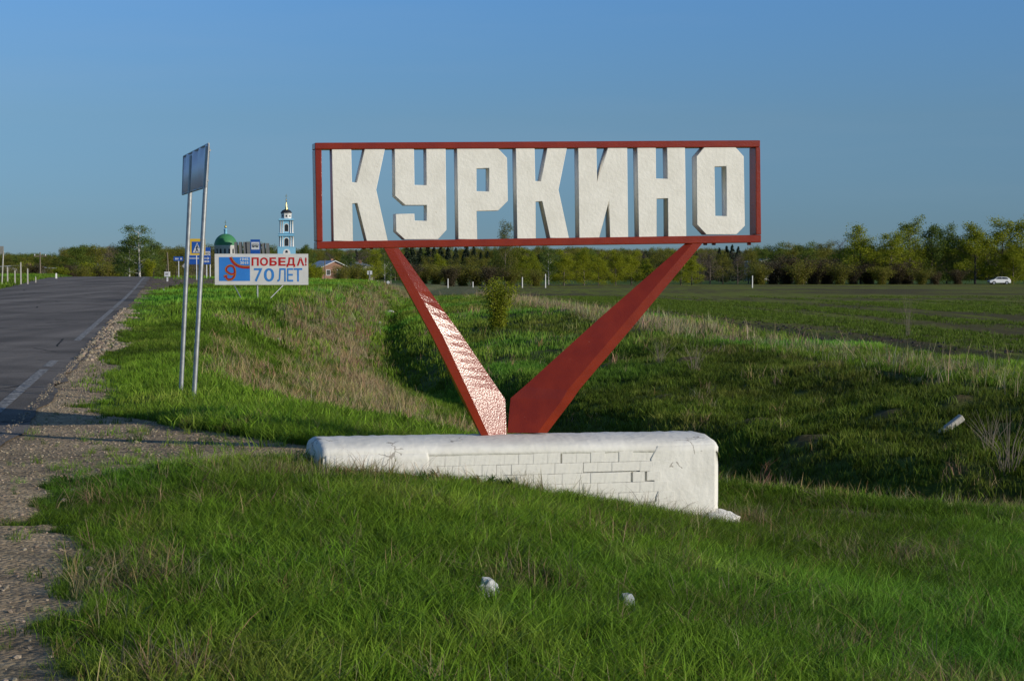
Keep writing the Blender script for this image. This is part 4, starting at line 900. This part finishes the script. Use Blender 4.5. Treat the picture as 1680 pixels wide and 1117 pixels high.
# ================================================================ houses
brickm = mat('house_brick', (.30, .17, .12), (.24, .13, .09), rough=.9, nscale=3); roofw = mat('metal_roof', (.52, .54, .57), (.42, .44, .47), rough=.4, nscale=1, metal=.2); slate = mat('slate_roof', (.24, .25, .27), (.18, .19, .2), rough=.7, nscale=2); plast = mat('house_plaster', (.42, .40, .36), (.34, .32, .29), rough=.9)
def house(px, ridge, eave, w, Y, wm, rm, label, rz=.5, dp=8, gable=True):
    p = at(px, 450, Y); z = gz(p.x, p.y); he = zat(eave, Y) - z; hr = zat(ridge, Y) - z; w2 = w / 2
    t = empty('house', (p.x, p.y, z), rz, label=label, cat='house')
    MB().box(-w2, w2, 0, dp, -1, he).build('walls', wm, t)
    mb = MB(); mb.prism([(-w2, he + .01), (w2, he + .01), (0, hr - .1)], .05, dp - .05); mb.build('gable', wm, t)
    for sg in (-1, 1):
        mb = MB(); e = 1.12; q = he - (hr - he) * (e - 1)
        mb.prism([(0, hr), (sg * w2 * e, q), (sg * w2 * e, q + .12), (0, hr + .14)], -.5, dp + .5); mb.build('roof_slope', rm, t)
    for q in (-w2 * .5, w2 * .35):
        f = MB(); f.box(q - .55, q + .55, -.05, .02, he - 2.0, he - .6); fr = f.build('window', swhite, t); MB().box(q - .45, q + .45, -.07, -.052, he - 1.9, he - .7).build('pane', glassd, fr)
    MB().box(w2 * .3, w2 * .3 + .6, dp * .5, dp * .5 + .6, hr - 1.4, hr + .6).build('chimney', brickm, t)
house(549, 428.5, 438, 6.5, 400, brickm, roofw, 'brick house with a shiny pale gable roof right of the billboard', .55)
house(524, 432, 439, 8, 430, plast, slate, 'grey roofed house just left of the pale roofed one', .3)
house(574, 430.5, 436, 8, 450, plast, slate, 'low house mostly hidden by trees right of the pale roof', -.2)
house(23, 436.5, 440, 12, 330, plast, roofw, 'long low building with a light roof behind the concrete posts', .1)
house(138, 430.5, 434, 7, 420, plast, roofw, 'tiny pale roofed house among the trees left of the birch', .4)
house(1262, 424.5, 430, 8, 520, plast, roofw, 'pale house half hidden in trees beyond the dark thicket', .4)

# ================================================================ small signs beyond the ditch
t, fx, fz, s = signbase('small_road_sign', 606, 235, label='white rectangular sign on a grey post behind the left side of the ditch', cat='road sign')
MB().box(fx(602.5), fx(610.5), 0, .03, fz(450.5), fz(444.3)).build('board', swhite, t); MB().tube((fx(606.3), .05, -.5), (fx(606.3), .05, fz(445)), .10, n=8).build('post', mat('post_grey', (.22, .22, .22)), t)
for px, c, lab in ((618.8, mat('sign_cream', (.72, .66, .42)), 'small round cream sign right of the white rectangular sign'), (636.8, swhite, 'small round white sign nearest to the left leg of the stand')):
    t, fx, fz, s = signbase('round_sign', px, 235, label=lab, cat='road sign', group='small round signs beyond the ditch')
    mb = MB(); mb.tube((0, -.02, fz(463.3)), (0, .02, fz(463.3)), .22, n=14); mb.build('disc', c, t); MB().tube((0, .05, -.5), (0, .05, fz(463)), .05, n=8).build('post', swhite, t)
simple_post('marker_cone', 568.5, 465, 125, 1.8, mat('marker_orange', (.62, .38, .12)), 'tiny pale orange marker on top of the grassy bank', 'marker')

# ================================================================ white car
cw = mat('car_white', (.78, .78, .76), (.76, .76, .74), rough=.25, spec=.5, coat=.5); cg = mat('car_glass', (.02, .025, .03), rough=.1, spec=.6); tyre = mat('tyre_rubber', (.02, .02, .02), rough=.8); rim_ = mat('wheel_rim', (.55, .55, .55), rough=.3, metal=.5)
p = at(1639, 466, 340); zc = gz(p.x, p.y)
car = empty('parked_car', (p.x, p.y, zc), .06, label='white hatchback driving left along the far edge of the field', cat='car')
def carshell(profile, w0, name, m, inset=None):
    n = len(profile); vs = []; 
    for sg in (-1, 1):
        for (x, z, k) in profile: vs.append((x, sg * (w0 - k), z))
    fs = [tuple(range(n)), tuple(reversed(range(n, 2 * n)))] + [((i + 1) % n, i, n + i, n + (i + 1) % n) for i in range(n)]
    me = bpy.data.meshes.new(name); me.from_pydata(vs, [], fs); bm = bmesh.new(); bm.from_mesh(me); bmesh.ops.recalc_face_normals(bm, faces=bm.faces); bm.to_mesh(me); bm.free()
    o = link(name, me, m, car); b = o.modifiers.new('b', 'BEVEL'); b.width = .05; b.segments = 2; return o
def archp(cx, r=.36): return [(cx + r * math.cos(a), .30 + r * math.sin(a), 0) for a in np.linspace(math.pi, 0, 8)]
bodyp = [(-2.12, .30, .06), (-2.15, .62, .10), (-2.02, .80, .10), (-1.25, .98, .08), (1.95, 1.02, .06), (2.12, .85, .06), (2.14, .38, .05), (2.05, .25, .03)] + archp(1.28)[::-1] + archp(-1.32)[::-1]
carshell(bodyp, .88, 'body', cw)
carshell([(-1.30, .96, .06), (-.55, 1.42, .20), (.2, 1.50, .22), (1.35, 1.45, .22), (1.85, 1.20, .14), (2.0, 1.0, .06)], .87, 'cabin', cw)
for nm, q in (('side_window', [(-.95, 1.03, .075), (-.48, 1.36, .17), (.25, 1.41, .18), (.30, 1.03, .07)]), ('side_window', [(.38, 1.03, .07), (.36, 1.41, .18), (1.25, 1.36, .17), (1.62, 1.12, .10), (1.5, 1.03, .07)])):
    for sg in (-1, 1):
        vs = [(x, sg * (.88 - k * .93), z) for x, z, k in q]; me = bpy.data.meshes.new(nm); me.from_pydata(vs, [], [tuple(range(len(vs)))]); link(nm, me, cg, car)
me = bpy.data.meshes.new('windscreen'); me.from_pydata([(-1.27, -.7, 1.0), (-1.27, .7, 1.0), (-.62, .6, 1.41), (-.62, -.6, 1.41)], [], [(0, 1, 2, 3)]); link('windscreen', me, cg, car)
for x in (-1.32, 1.28):
    for sg in (-1, 1):
        w = MB().tube((x, sg * .72, .31), (x, sg * .90, .31), .31, n=18).build('wheel', tyre, car); MB().tube((x, sg * .89, .31), (x, sg * .915, .31), .21, n=14).build('rim', rim_, w)
for sg in (-1, 1):
    MB().box(-2.14, -1.95, sg * .62 - .16, sg * .62 + .16, .60, .74).build('headlight', mat('lamp_glass', (.6, .62, .65), rough=.1), car)
    MB().box(2.02, 2.15, sg * .68 - .1, sg * .68 + .1, .85, 1.02).build('tail_light', mat('lamp_red', (.4, .02, .02), rough=.2), car)
MB().box(-2.17, -2.10, -.5, .5, .38, .54).build('grille', sblk, car)

# ================================================================ litter, stump, bare shrub
lit = mat('white_plastic', (.62, .62, .60), (.5, .5, .48), rough=.5, nscale=30)
def crumpled(px, py, size, seed, label, m=lit, name='litter', sq=(1, .8, .8), cat='litter'):
    x, y, z = ground_hit(px, py); rr = random.Random(seed); bm = bmesh.new(); bmesh.ops.create_icosphere(bm, subdivisions=2, radius=.5)
    for v in bm.verts: f = rr.uniform(.6, 1.15); v.co = Vector((v.co.x * f * sq[0], v.co.y * f * sq[1], v.co.z * f * sq[2])) * size
    me = bpy.data.meshes.new(name); bm.to_mesh(me); bm.free(); o = link(name, me, m, None, (x, y, z + size * .3)); return tag(o, label=label, cat=cat)
crumpled(800, 985, .15, 1, 'crumpled white scrap lying in the foreground grass left of centre', name='white_scrap', sq=(.8, .6, 1.1))
crumpled(1028, 1003, .135, 2, 'greyish torn plastic cup in the foreground grass right of centre', mat('clear_plastic', (.36, .38, .38), rough=.3), name='plastic_cup', sq=(.8, .7, 1))
crumpled(867, 835, .12, 3, 'small orange flower cluster in the grass before the plinth', mat('orange_petals', (.60, .24, .03), (.45, .17, .02), rough=.8, nscale=40), name='orange_flowers', sq=(1.2, .8, .45), cat='flowers')
crumpled(316, 680, .09, 4, 'small white scrap in the grass below the leaning posts', name='white_scrap', sq=(1.4, .8, .5))
crumpled(457, 562, .17, 5, 'white plastic bag caught on the tan bank below the billboard', name='plastic_bag', sq=(.8, .6, 1.1))
crumpled(640, 515, .4, 6, 'pale bag lying in the shadow at the far end of the ditch', name='plastic_bag', sq=(1.4, .8, .5))
crumpled(622, 531, .22, 7, 'tiny white scrap beside the pale bag in the ditch', name='white_scrap')
crumpled(268, 478, .18, 8, 'small white stone on the gravel by the road crest', name='white_stone', cat='stone')
crumpled(152, 578, .10, 9, 'dark clod on the asphalt beside the white edge line', sblk, name='asphalt_lump', cat='lump') if False else None
x, y, z = ground_hit(1556, 708)
mb = MB(); a = Vector((-.10, 0, -.12)); b = Vector((.22, .02, .20)); d = (b - a).normalized(); 
mb.box(-.26, .20, -.055, .055, -.05, .05); o = mb.build('concrete_stub', conc, None, (x + .06, y, z + .10), (.15, -.62, .15)); bv = o.modifiers.new('b', 'BEVEL'); bv.width = .012; tag(o, label='short tilted concrete post stub sticking out of the grassy bank', cat='post')

bark = mat('bark_grey', (.16, .13, .10), (.09, .075, .06), rough=.95, nscale=2, bump=.3); birchb = mat('bark_birch', (.55, .53, .48), (.14, .13, .12), rough=.9, nscale=3, contrast=(.42, .5)); twig = mat('twig_brown', (.17, .125, .09), (.11, .08, .06), rough=.9, nscale=2)
def foliage_mat(name, col, spread=.25, trans=.42):
    m = bpy.data.materials.new(name); m.use_nodes = True; t = m.node_tree; l = t.links; p = t.nodes['Principled BSDF']; out = t.nodes['Material Output']
    p.inputs['Roughness'].default_value = .6; p.inputs['Specular IOR Level'].default_value = .2
    g = N(t, 'ShaderNodeNewGeometry'); oi = N(t, 'ShaderNodeObjectInfo')
    n = N(t, 'ShaderNodeTexNoise', i_Scale=.6, i_Detail=3.0); l.new(g.outputs['Position'], n.inputs['Vector'])
    a = N(t, 'ShaderNodeMath', operation='MULTIPLY_ADD'); l.new(oi.outputs['Random'], a.inputs[0]); a.inputs[1].default_value = .5; l.new(n.outputs['Fac'], a.inputs[2])
    a2 = N(t, 'ShaderNodeMath', operation='MULTIPLY_ADD'); l.new(g.outputs['Random Per Island'], a2.inputs[0]); a2.inputs[1].default_value = .5; l.new(a.outputs[0], a2.inputs[2])
    cr = N(t, 'ShaderNodeValToRGB'); c = np.array(col); cr.color_ramp.elements[0].position = .55; cr.color_ramp.elements[0].color = (*(c * np.array([.62, .66, .8])), 1); cr.color_ramp.elements[1].position = 1.35 / 1.35; cr.color_ramp.elements[1].color = (*(c * np.array([1.35, 1.2, 1.0])), 1)
    l.new(a2.outputs[0], cr.inputs[0]); l.new(cr.outputs[0], p.inputs['Base Color'])
    tr = N(t, 'ShaderNodeBsdfTranslucent'); l.new(cr.outputs[0], tr.inputs[0]); mx = N(t, 'ShaderNodeMixShader'); mx.inputs[0].default_value = trans; l.new(p.outputs[0], mx.inputs[1]); l.new(tr.outputs[0], mx.inputs[2]); l.new(mx.outputs[0], out.inputs[0]); return m
FOL = {'lime': foliage_mat('leaf_lime', (.215, .262, .018)), 'green': foliage_mat('leaf_green', (.11, .165, .028)), 'olive': foliage_mat('leaf_olive', (.160, .172, .030)), 'brown': foliage_mat('twig_haze', (.060, .052, .028), trans=.12), 'dark': foliage_mat('needle_dark', (.022, .038, .020), trans=.05), 'birch': foliage_mat('leaf_birch', (.10, .16, .035)), 'grey': foliage_mat('twig_grey', (.115, .095, .08), trans=.1)}
def leafquads(centers, per, rad, size, rg, flat=1.0):
    n = len(centers) * per; c = np.repeat(centers, per, 0); r = np.repeat(rad, per)
    d = rg.normal(0, 1, (n, 3)); d /= np.linalg.norm(d, axis=1, keepdims=True); d *= (rg.random((n, 1)) ** .45) * r[:, None]; d[:, 2] *= flat
    p = c + d; a = rg.normal(0, 1, (n, 3)); a /= np.linalg.norm(a, axis=1, keepdims=True); b = np.cross(a, rg.normal(0, 1, (n, 3))); b /= np.linalg.norm(b, axis=1, keepdims=True)
    s = size * (.5 + rg.random((n, 1))); v = np.stack([p - a*s, p + b*s*.6, p + a*s, p - b*s*.6], 1).reshape(-1, 3)
    return v, np.arange(n * 4).reshape(n, 4)
def fastmesh(name, v, f, m):
    me = bpy.data.meshes.new(name); me.vertices.add(len(v)); me.vertices.foreach_set('co', v.astype(np.float32).ravel()); me.loops.add(f.size); me.loops.foreach_set('vertex_index', f.ravel().astype(np.int32))
    me.polygons.add(len(f)); me.polygons.foreach_set('loop_start', np.arange(0, f.size, 4, dtype=np.int32)); me.polygons.foreach_set('loop_total', np.full(len(f), 4, dtype=np.int32)); me.update(calc_edges=True); me.materials.append(m); return me
def tree_meshes(seed, kind, fol, h=12.0, wr=.33, leafs=2600, base=.18, bk=None, size=.16, ragged=1.0):
    rr = random.Random(seed); rg = np.random.default_rng(seed); tb = MB(); cents = []; rads = []
    bk = bk or bark
    if kind == 'spruce':
        tb.tube((0, 0, -.5), (0, 0, h * .97), h * .018, h * .003, 6)
        z = h * .08
        while z < h:
            f = 1 - z / h; L = h * .20 * f ** .8 + .1; 
            for k in range(7):
                a = rr.random() * 6.28; 
                for q in (.35, .7, 1.0): cents.append((math.cos(a) * L * q, math.sin(a) * L * q, z - L * q * .25)); rads.append(.12 * L + .12)
            z += h * .035
    elif kind == 'shrub':
        for k in range(22):
            a = rr.random() * 6.28; L = h * rr.uniform(.65, 1.0); sp = rr.uniform(.05, wr); tip = Vector((math.cos(a) * h * sp, math.sin(a) * h * sp, L)); mid = Vector((tip.x * .35, tip.y * .35, L * .5))
            tb.tube((rr.uniform(-.1, .1) * h, rr.uniform(-.1, .1) * h, -.2), mid, h * .006, h * .004, 4, False); tb.tube(mid, tip, h * .004, h * .001, 4, False)
            for q in (.08, .25, .45, .65, .82, .93): 
                c = Vector((0, 0, 0)).lerp(mid, q * 2) if q < .5 else mid.lerp(tip, q * 2 - 1); cents.append(tuple(c)); rads.append(h * .09 * ragged)
    else:
        lean = rr.uniform(-.03, .03) * h; top = Vector((lean, rr.uniform(-.03, .03) * h, h * .93)); pts = [Vector((0, 0, -.5)), Vector((lean * .2, 0, h * .3)), Vector((lean * .7, 0, h * .62)), top]; rs = [h * .020, h * .015, h * .009, h * .002]
        for i in range(3): tb.tube(pts[i], pts[i+1], rs[i], rs[i+1], 7, False)
        nl = rr.randint(13, 18)
        for k in range(nl):
            t = base + (1 - base) * (k + rr.random()) / nl; z = h * t * .93
            if z < h * .62: c0 = pts[1].lerp(pts[2], max(0, (z / h - .3) / .32)) if z > h * .3 else pts[0].lerp(pts[1], (z + .5) / (h * .3 + .5))
            else: c0 = pts[2].lerp(pts[3], (z / h - .62) / .31)
            a = k * 2.4 + rr.uniform(-.5, .5); pr = math.sin(min(1, (t - base) / (1 - base) * 1.0 + .18) ** .8 * math.pi * .93) if kind != 'poplar' else .6
            L = h * wr * max(.46, pr) * rr.uniform(.7, 1.25); up = rr.uniform(.25, .7) + .4 * t
            d = Vector((math.cos(a), math.sin(a), up)).normalized(); tip = c0 + d * L; mid = c0 + d * L * .5 + Vector((0, 0, -L * .06))
            tb.tube(c0, mid, h * .006, h * .004, 5, False); tb.tube(mid, tip, h * .004, h * .0012, 4, False)
            for q in (.5, .78, 1.0, 1.12):
                for _ in range(2):
                    off = Vector((rr.gauss(0, 1), rr.gauss(0, 1), rr.gauss(0, 1))) * L * .17; cc = c0 + d * L * q + off; cents.append(tuple(cc)); rads.append(h * rr.uniform(.035, .075) * ragged)
                    if rr.random() < .5: tb.tube(c0 + d * L * q * .8, cc, h * .0025, h * .0008, 3, False)
    cents = np.array(cents); rads = np.array(rads); per = max(4, leafs // len(cents))
    v, f = leafquads(cents, per, rads, size, rg, .8)
    crown = fastmesh('crown', v, f, FOL[fol]); trunk = tb.mesh('trunk'); trunk.materials.append(bk); return trunk, crown
LIB = {}
TOPZ = {}
def lib(key, *a, **k):
    LIB[key] = tree_meshes(*a, **k); me = LIB[key][1]; co = np.empty(len(me.vertices) * 3, np.float32); me.vertices.foreach_get('co', co); TOPZ[key] = float(np.percentile(co[2::3], 99.6))
for i in range(3): lib(('lime', i), 100 + i, 'broad', 'lime', leafs=13000, wr=.38, base=.02, ragged=2.2, size=.125)
for i in range(2): lib(('limeloose', i), 120 + i, 'broad', 'lime', leafs=11000, wr=.36, base=.04, ragged=2.0, size=.12)
for i in range(3): lib(('green', i), 140 + i, 'broad', 'green', leafs=10000, wr=.36, base=.04, ragged=2.1, size=.13)
for i in range(3): lib(('olive', i), 160 + i, 'broad', 'olive', leafs=9000, wr=.38, base=.03, ragged=2.1, size=.12)
for i in range(2): lib(('grey', i), 180 + i, 'broad', 'grey', leafs=6000, wr=.34, base=.04, ragged=2.0, size=.075)
for i in range(2): lib(('spruce', i), 200 + i, 'spruce', 'dark', leafs=3600, size=.22)
for i in range(2): lib(('birch', i), 220 + i, 'broad', 'birch', leafs=8000, wr=.32, base=.08, ragged=1.75, bk=birchb, size=.11)
for i in range(3): lib(('thicket', i), 240 + i, 'shrub', 'brown', leafs=7500, wr=.6, size=.085, h=5.0, bk=twig, ragged=2.0)
for i in range(2): lib(('oliveshrub', i), 250 + i, 'shrub', 'olive', leafs=5000, wr=.6, size=.10, h=5.0, bk=twig, ragged=1.8)
for i in range(2): lib(('limeshrub', i), 260 + i, 'shrub', 'lime', leafs=5000, wr=.5, size=.11, h=5.0, bk=twig, ragged=1.7)
tr_r = random.Random(77)
NM = {'lime': 'willow_tree', 'limeloose': 'willow_tree', 'green': 'leafy_tree', 'olive': 'leafy_tree', 'grey': 'bare_tree', 'spruce': 'spruce_tree', 'birch': 'birch_tree', 'thicket': 'thicket_bush', 'oliveshrub': 'bush', 'limeshrub': 'bush'}
def tree(kind, px, top, Y, label, group=None, wide=1.0, var=None, cat=None):
    ks = [k for k in LIB if k[0] == kind]; k = (kind, var) if var is not None else ks[tr_r.randrange(len(ks))]
    H = 5.0 if kind in ('thicket', 'oliveshrub', 'limeshrub') else 12.0
    p = at(px, 450, Y); z = gz(p.x, p.y); h = zat(top, Y) - z; s = h / TOPZ[k]
    t = empty(NM[kind], (p.x, p.y, z), tr_r.random() * 6.28, label=label, cat=cat or ('bush' if 'bush' in NM[kind] else 'tree'), group=group)
    t.scale = (s * wide, s * wide, s)
    link('trunk' if H == 12 else 'stems', LIB[k][0], None, t); link('crown', LIB[k][1], None, t)
# --- right hand group
tree('lime', 1412, 371, 345, 'broad yellow-green willow above the brown thicket, left of the right hand group', wide=1.25, var=0)
tree('limeloose', 1492, 357, 350, 'tallest yellow-green tree of the right hand group, loose pointed top', wide=1.05, var=0)
tree('limeloose', 1462, 380, 342, 'lower yellow-green tree directly left of the tallest one at right', wide=1.2, var=1)
tree('green', 1528, 370, 352, 'darker green tree in the gap right of the tallest tree', wide=1.0, var=0)
tree('green', 1553, 369, 356, 'narrow dark green tree between the two big yellow-green crowns', wide=.85, var=1)
tree('lime', 1600, 367, 350, 'big rounded yellow-green tree standing just left above the white car', wide=1.2, var=1)
tree('limeloose', 1643, 358, 352, 'loose tall green tree rising behind the white car', wide=1.1, var=1)
tree('limeloose', 1682, 352, 352, 'tall yellow-green tree cut by the right picture edge', wide=1.2, var=0)
tree('olive', 1574, 388, 360, 'olive tree half hidden behind the rounded willow at right', wide=1.1)
tree('lime', 1662, 400, 346, 'low yellow-green tree right of the white car', wide=1.2, var=2)
tree('grey', 1378, 392, 350, 'thin bare tree left of the broad willow', wide=1.0)
for k, (px, top) in enumerate(((1355, 397), (1322, 398), (1300, 399), (1272, 399), (1340, 405), (1250, 404))):
    tree('green' if k % 2 else 'olive', px, top, 390 + 8 * k, 'mid green tree in the low row above the brown thicket', 'low trees above the thicket', 1.25)
for k, (px, top) in enumerate(((1248, 432), (1268, 424), (1290, 422), (1312, 420), (1335, 424), (1356, 427), (1378, 430), (1400, 430), (1424, 429), (1446, 430), (1468, 428), (1488, 430), (1512, 438), (1536, 440), (1572, 446), (1236, 440))):
    tree('thicket' if k % 3 else 'oliveshrub', px, top + (0, 5, -4, 7, 2, -3)[k % 6], 335 + (k % 3) * 4, "leafless brown bush at the field's far edge", 'brown thicket along the field edge', 1.5)
# --- centre, seen through and under the sign
for k, (px, top, w) in enumerate(((700, 421, 1.2), (722, 417, 1.1), (745, 424, 1.2), (772, 420, 1.2), (795, 424, 1.2))):
    tree('olive' if k != 1 else 'lime', px, top, 300 + 5 * k, 'olive green tree in the row behind the left leg' if k != 1 else 'brighter yellow-green tree in the row behind the left leg', 'trees behind the left leg', w)
tree('olive', 829, 364, 285, 'tall slender tree whose crown shows between the letters Р and К', wide=.62, var=1)
tree('lime', 856, 407, 292, 'yellow-green tree touching the slender tree on its right', wide=1.25, var=2)
tree('lime', 872, 414, 296, 'low yellow-green tree above the tallest white post', wide=1.1, var=1)
tree('birch', 900, 402, 330, 'pale green tree behind the sign, between two willows', wide=.9)
for k, (px, top, w, v) in enumerate(((925, 411, 1.3, 0), (958, 409, 1.25, 1), (982, 414, 1.1, 2), (1010, 411, 1.2, 1), (1036, 413, 1.3, 0), (1060, 424, 1.1, 2))):
    tree('lime', px, top, 300 + 3 * k, ['leftmost round willow of the row under the word', 'second round willow of the row under the word', 'third round willow of the row under the word', 'fourth round willow of the row under the word', 'widest round willow left of the right leg', 'low willow right beside the right leg'][k], 'round willows under the sign', w, v)
tree('limeloose', 1117, 410, 310, 'yellow-green tree just right of the right leg', wide=1.3, var=0)
tree('lime', 1135, 420, 305, 'low yellow-green bushy tree below the right leg top', wide=1.1, var=1)
for k, (px, top) in enumerate(((1165, 409), (1186, 415), (1210, 412), (1228, 408), (1150, 414), (1090, 408))):
    tree('olive' if k % 2 else 'grey', px, top, 340 + 6 * k, "muted tree right of the stand's right leg", 'muted trees right of the stand', 1.2)
for k, (px, top) in enumerate(((668, 404), (676, 402), (690, 406), (702, 401), (712, 405), (723, 403), (735, 405), (748, 407), (765, 400), (777, 404), (1192, 404), (1201, 402), (1211, 405), (1180, 407))):
    tree('spruce', px, top, 430 + (k * 37) % 60, 'dark pointed spruce behind the left part of the sign' if k < 10 else 'dark pointed spruce right of the right leg', 'dark spruces behind the sign' if k < 10 else 'dark spruces right of the stand', 1.1)
for k, (px, top) in enumerate(((672, 432), (694, 436), (715, 434), (738, 437), (760, 436), (782, 434), (806, 436), (838, 440), (880, 442))):
    tree('thicket' if k % 3 == 0 else 'oliveshrub', px, top, 280 + (k % 3) * 3, 'leafless dark bush under the trees behind the left leg', 'dark bushes behind the left leg', 1.5)
# --- between billboard and left leg
tree('green', 501, 402, 330, 'leafy tree directly right of the bell tower', wide=.75, var=0)
tree('limeshrub', 514, 432, 200, 'bright yellow-green bush at the right edge of the billboard', wide=1.0, var=0)
tree('limeshrub', 522, 441, 205, 'low yellow-green bush behind the grassy bank', wide=1.1, var=1)
for k, (px, top, kd) in enumerate(((562, 436, 'oliveshrub'), (582, 432, 'oliveshrub'), (600, 438, 'limeshrub'), (576, 444, 'limeshrub'), (590, 446, 'oliveshrub'), (556, 447, 'oliveshrub'))):
    tree(kd, px, top, 250 + 5 * k, 'green bush below the pale roofed house', 'bushes below the houses', 1.3)
tree('limeloose', 613, 409, 270, 'yellow-green tree behind the small white sign', wide=1.0, var=1)
tree('birch', 631, 408, 275, 'white stemmed birch left of the left leg', wide=.9, var=0)
tree('birch', 641, 412, 280, 'smaller white stemmed birch touching the left leg', wide=.8, var=1)
for k, px in enumerate((565, 571, 578, 514)):
    tree('birch', px, 415, 420, 'thin pale trunked tree behind the houses', 'thin trees behind the houses', .6)
for k, (px, top) in enumerate(((540, 414), (556, 412), (590, 413), (520, 412), (606, 410), (648, 410))):
    tree('olive' if k % 2 else 'grey', px, top, 470 + 7 * k, 'dull tree behind the houses', 'dull trees behind the houses', 1.3)
# --- left
tree('birch', 229, 370, 178, 'tall airy birch standing at the crest of the road', wide=1.35, var=0)
tree('birch', 212, 388, 180, 'shorter birch left of the tall birch', wide=1.3, var=1)
tree('green', 252, 392, 182, 'bushy green tree right of the tall birch', wide=1.1, var=2)
tree('limeshrub', 244, 425, 172, 'bright low bush under the tall birch', wide=1.1, var=0)
tree('green', 205, 405, 186, 'dark green tree at the left foot of the birch', wide=1.1, var=0)
for k, (px, top, kd) in enumerate(((8, 421, 'olive'), (28, 418, 'green'), (44, 421, 'olive'), (60, 417, 'green'), (78, 418, 'olive'), (96, 416, 'green'), (112, 412, 'olive'), (124, 405, 'green'), (140, 402, 'green'), (156, 404, 'olive'), (172, 404, 'grey'), (186, 403, 'grey'), (-10, 420, 'olive'), (-28, 418, 'green'))):
    tree(kd, px, top, 380 + (k * 29) % 50, 'dull green tree in the wood beyond the road crest', 'wood beyond the road crest', 1.45)
for k, (px, top) in enumerate(((20, 434), (42, 430), (55, 432), (80, 436), (100, 438), (118, 434), (135, 438), (150, 430), (165, 436), (178, 430), (192, 434), (4, 436))):
    tree(('oliveshrub', 'limeshrub', 'thicket')[k % 3], px, top, 300 + (k * 17) % 30, 'low bush along the foot of the wood left of the birch', 'bushes along the wood', 1.4)
for k, (px, top, kd) in enumerate(((272, 408, 'olive'), (290, 404, 'olive'), (306, 405, 'grey'), (318, 402, 'olive'), (336, 404, 'grey'), (350, 402, 'green'), (284, 424, 'olive'), (300, 428, 'olive'), (262, 420, 'green'), (388, 402, 'olive'), (402, 398, 'green'), (420, 399, 'olive'), (440, 403, 'green'), (452, 406, 'olive'), (485, 406, 'green'), (330, 430, 'limeloose'), (345, 425, 'olive'))):
    tree(kd, px, top, (300 + (k * 31) % 120) if not 345 < px < 495 or top > 415 else 870 + 5 * k, "dull tree in the wood behind the billboard", 'wood behind the billboard', 1.4)
# --- far wood as one mass
far = source('far_crowns', [LIB[('olive', 0)][1], LIB[('olive', 1)][1], LIB[('grey', 0)][1], LIB[('green', 1)][1], LIB[('spruce', 0)][1]])
n = 2600; Y = 560 + 380 * ng.random(n); X = (ng.random(n) * 2 - 1) * .42 * Y
keep = ~((np.abs(X / Y - (470 - 840) / FP) < .012) & (Y < 830)) & ~((np.abs(X / Y - (372 - 840) / FP) < .014) & (Y < 850)); X, Y = X[keep], Y[keep]; n = len(X)
z = hz(X, Y); pxh = np.where(X / Y < -.262, 31, 40) * (.82 + .24 * ng.random(n)) * (1 + .12 * fbm(X, Y, 60, 3, 5)); sc_ = (pxh / FP * Y + 2.4) / 13.2
rot = np.zeros((n, 3)); rot[:, 2] = ng.random(n) * 6.28
scatter('distant_wood', far, np.stack([X, Y, z - .5], 1), rot, sc_, np.ones((n, 3)), label='distant hazy wood along the whole horizon', cat='wood')
# bush on the far bank of the ditch
x, y, z = ground_hit(816, 541)
lib(('near', 0), 300, 'shrub', 'lime', leafs=9000, wr=.42, size=.036, h=2.35, bk=twig, ragged=1.9)
t = empty('leafy_bush', (x, y, z), 1.0, label='young leafy bush on the far bank of the ditch, seen between the stand legs', cat='bush'); H_ = zat(455, y) - z; t.scale = (H_ / 2.35,) * 3
link('stems', LIB[('near', 0)][0], None, t); link('crown', LIB[('near', 0)][1], None, t)
lib(('bare', 0), 301, 'shrub', 'brown', leafs=10, wr=.8, size=.004, h=.8, bk=mat('twig_pale', (.25, .21, .16), (.18, .15, .11), rough=.9))
for (px, py, s, lab) in ((1655, 775, 1.1, 'tangle of bare twigs at the dark ditch bottom by the right edge'), (1625, 745, .8, 'smaller bare twig clump above the tangle at the right'), (1140, 612, 1.0, 'spindly bare shrub on the far bank right of the right leg'), (1082, 600, .9, 'spindly bare shrub just beside the right leg'), (1490, 552, 1.9, 'tall dry weed clump standing out against the field')):
    x, y, z = ground_hit(px, py); t = empty('bare_shrub', (x, y, z), px * .7, label=lab, cat='shrub'); t.scale = (s * (.35 if s > 1.5 else 1), s * (.35 if s > 1.5 else 1), s); link('stems', LIB[('bare', 0)][0], None, t)
ORD = 'second third fourth fifth sixth seventh eighth ninth tenth eleventh twelfth thirteenth fourteenth fifteenth sixteenth seventeenth eighteenth nineteenth twentieth'.split()
same = {}
for o in C.objects:
    if o.parent is None and 'group' in o and 'label' in o: same.setdefault((o['group'], o['label']), []).append(o)
for (g, lab), os_ in same.items():
    if len(os_) < 2: continue
    os_.sort(key=lambda o: o.location.x / o.location.y)
    for i, o in enumerate(os_):
        pos = 'leftmost' if i == 0 else 'rightmost' if i == len(os_) - 1 else ORD[i - 1] + ' from the left'
        w = (lab + ', ' + pos + ' of these').split(); o['label'] = ' '.join(w) if len(w) <= 16 else ' '.join(w[:16])
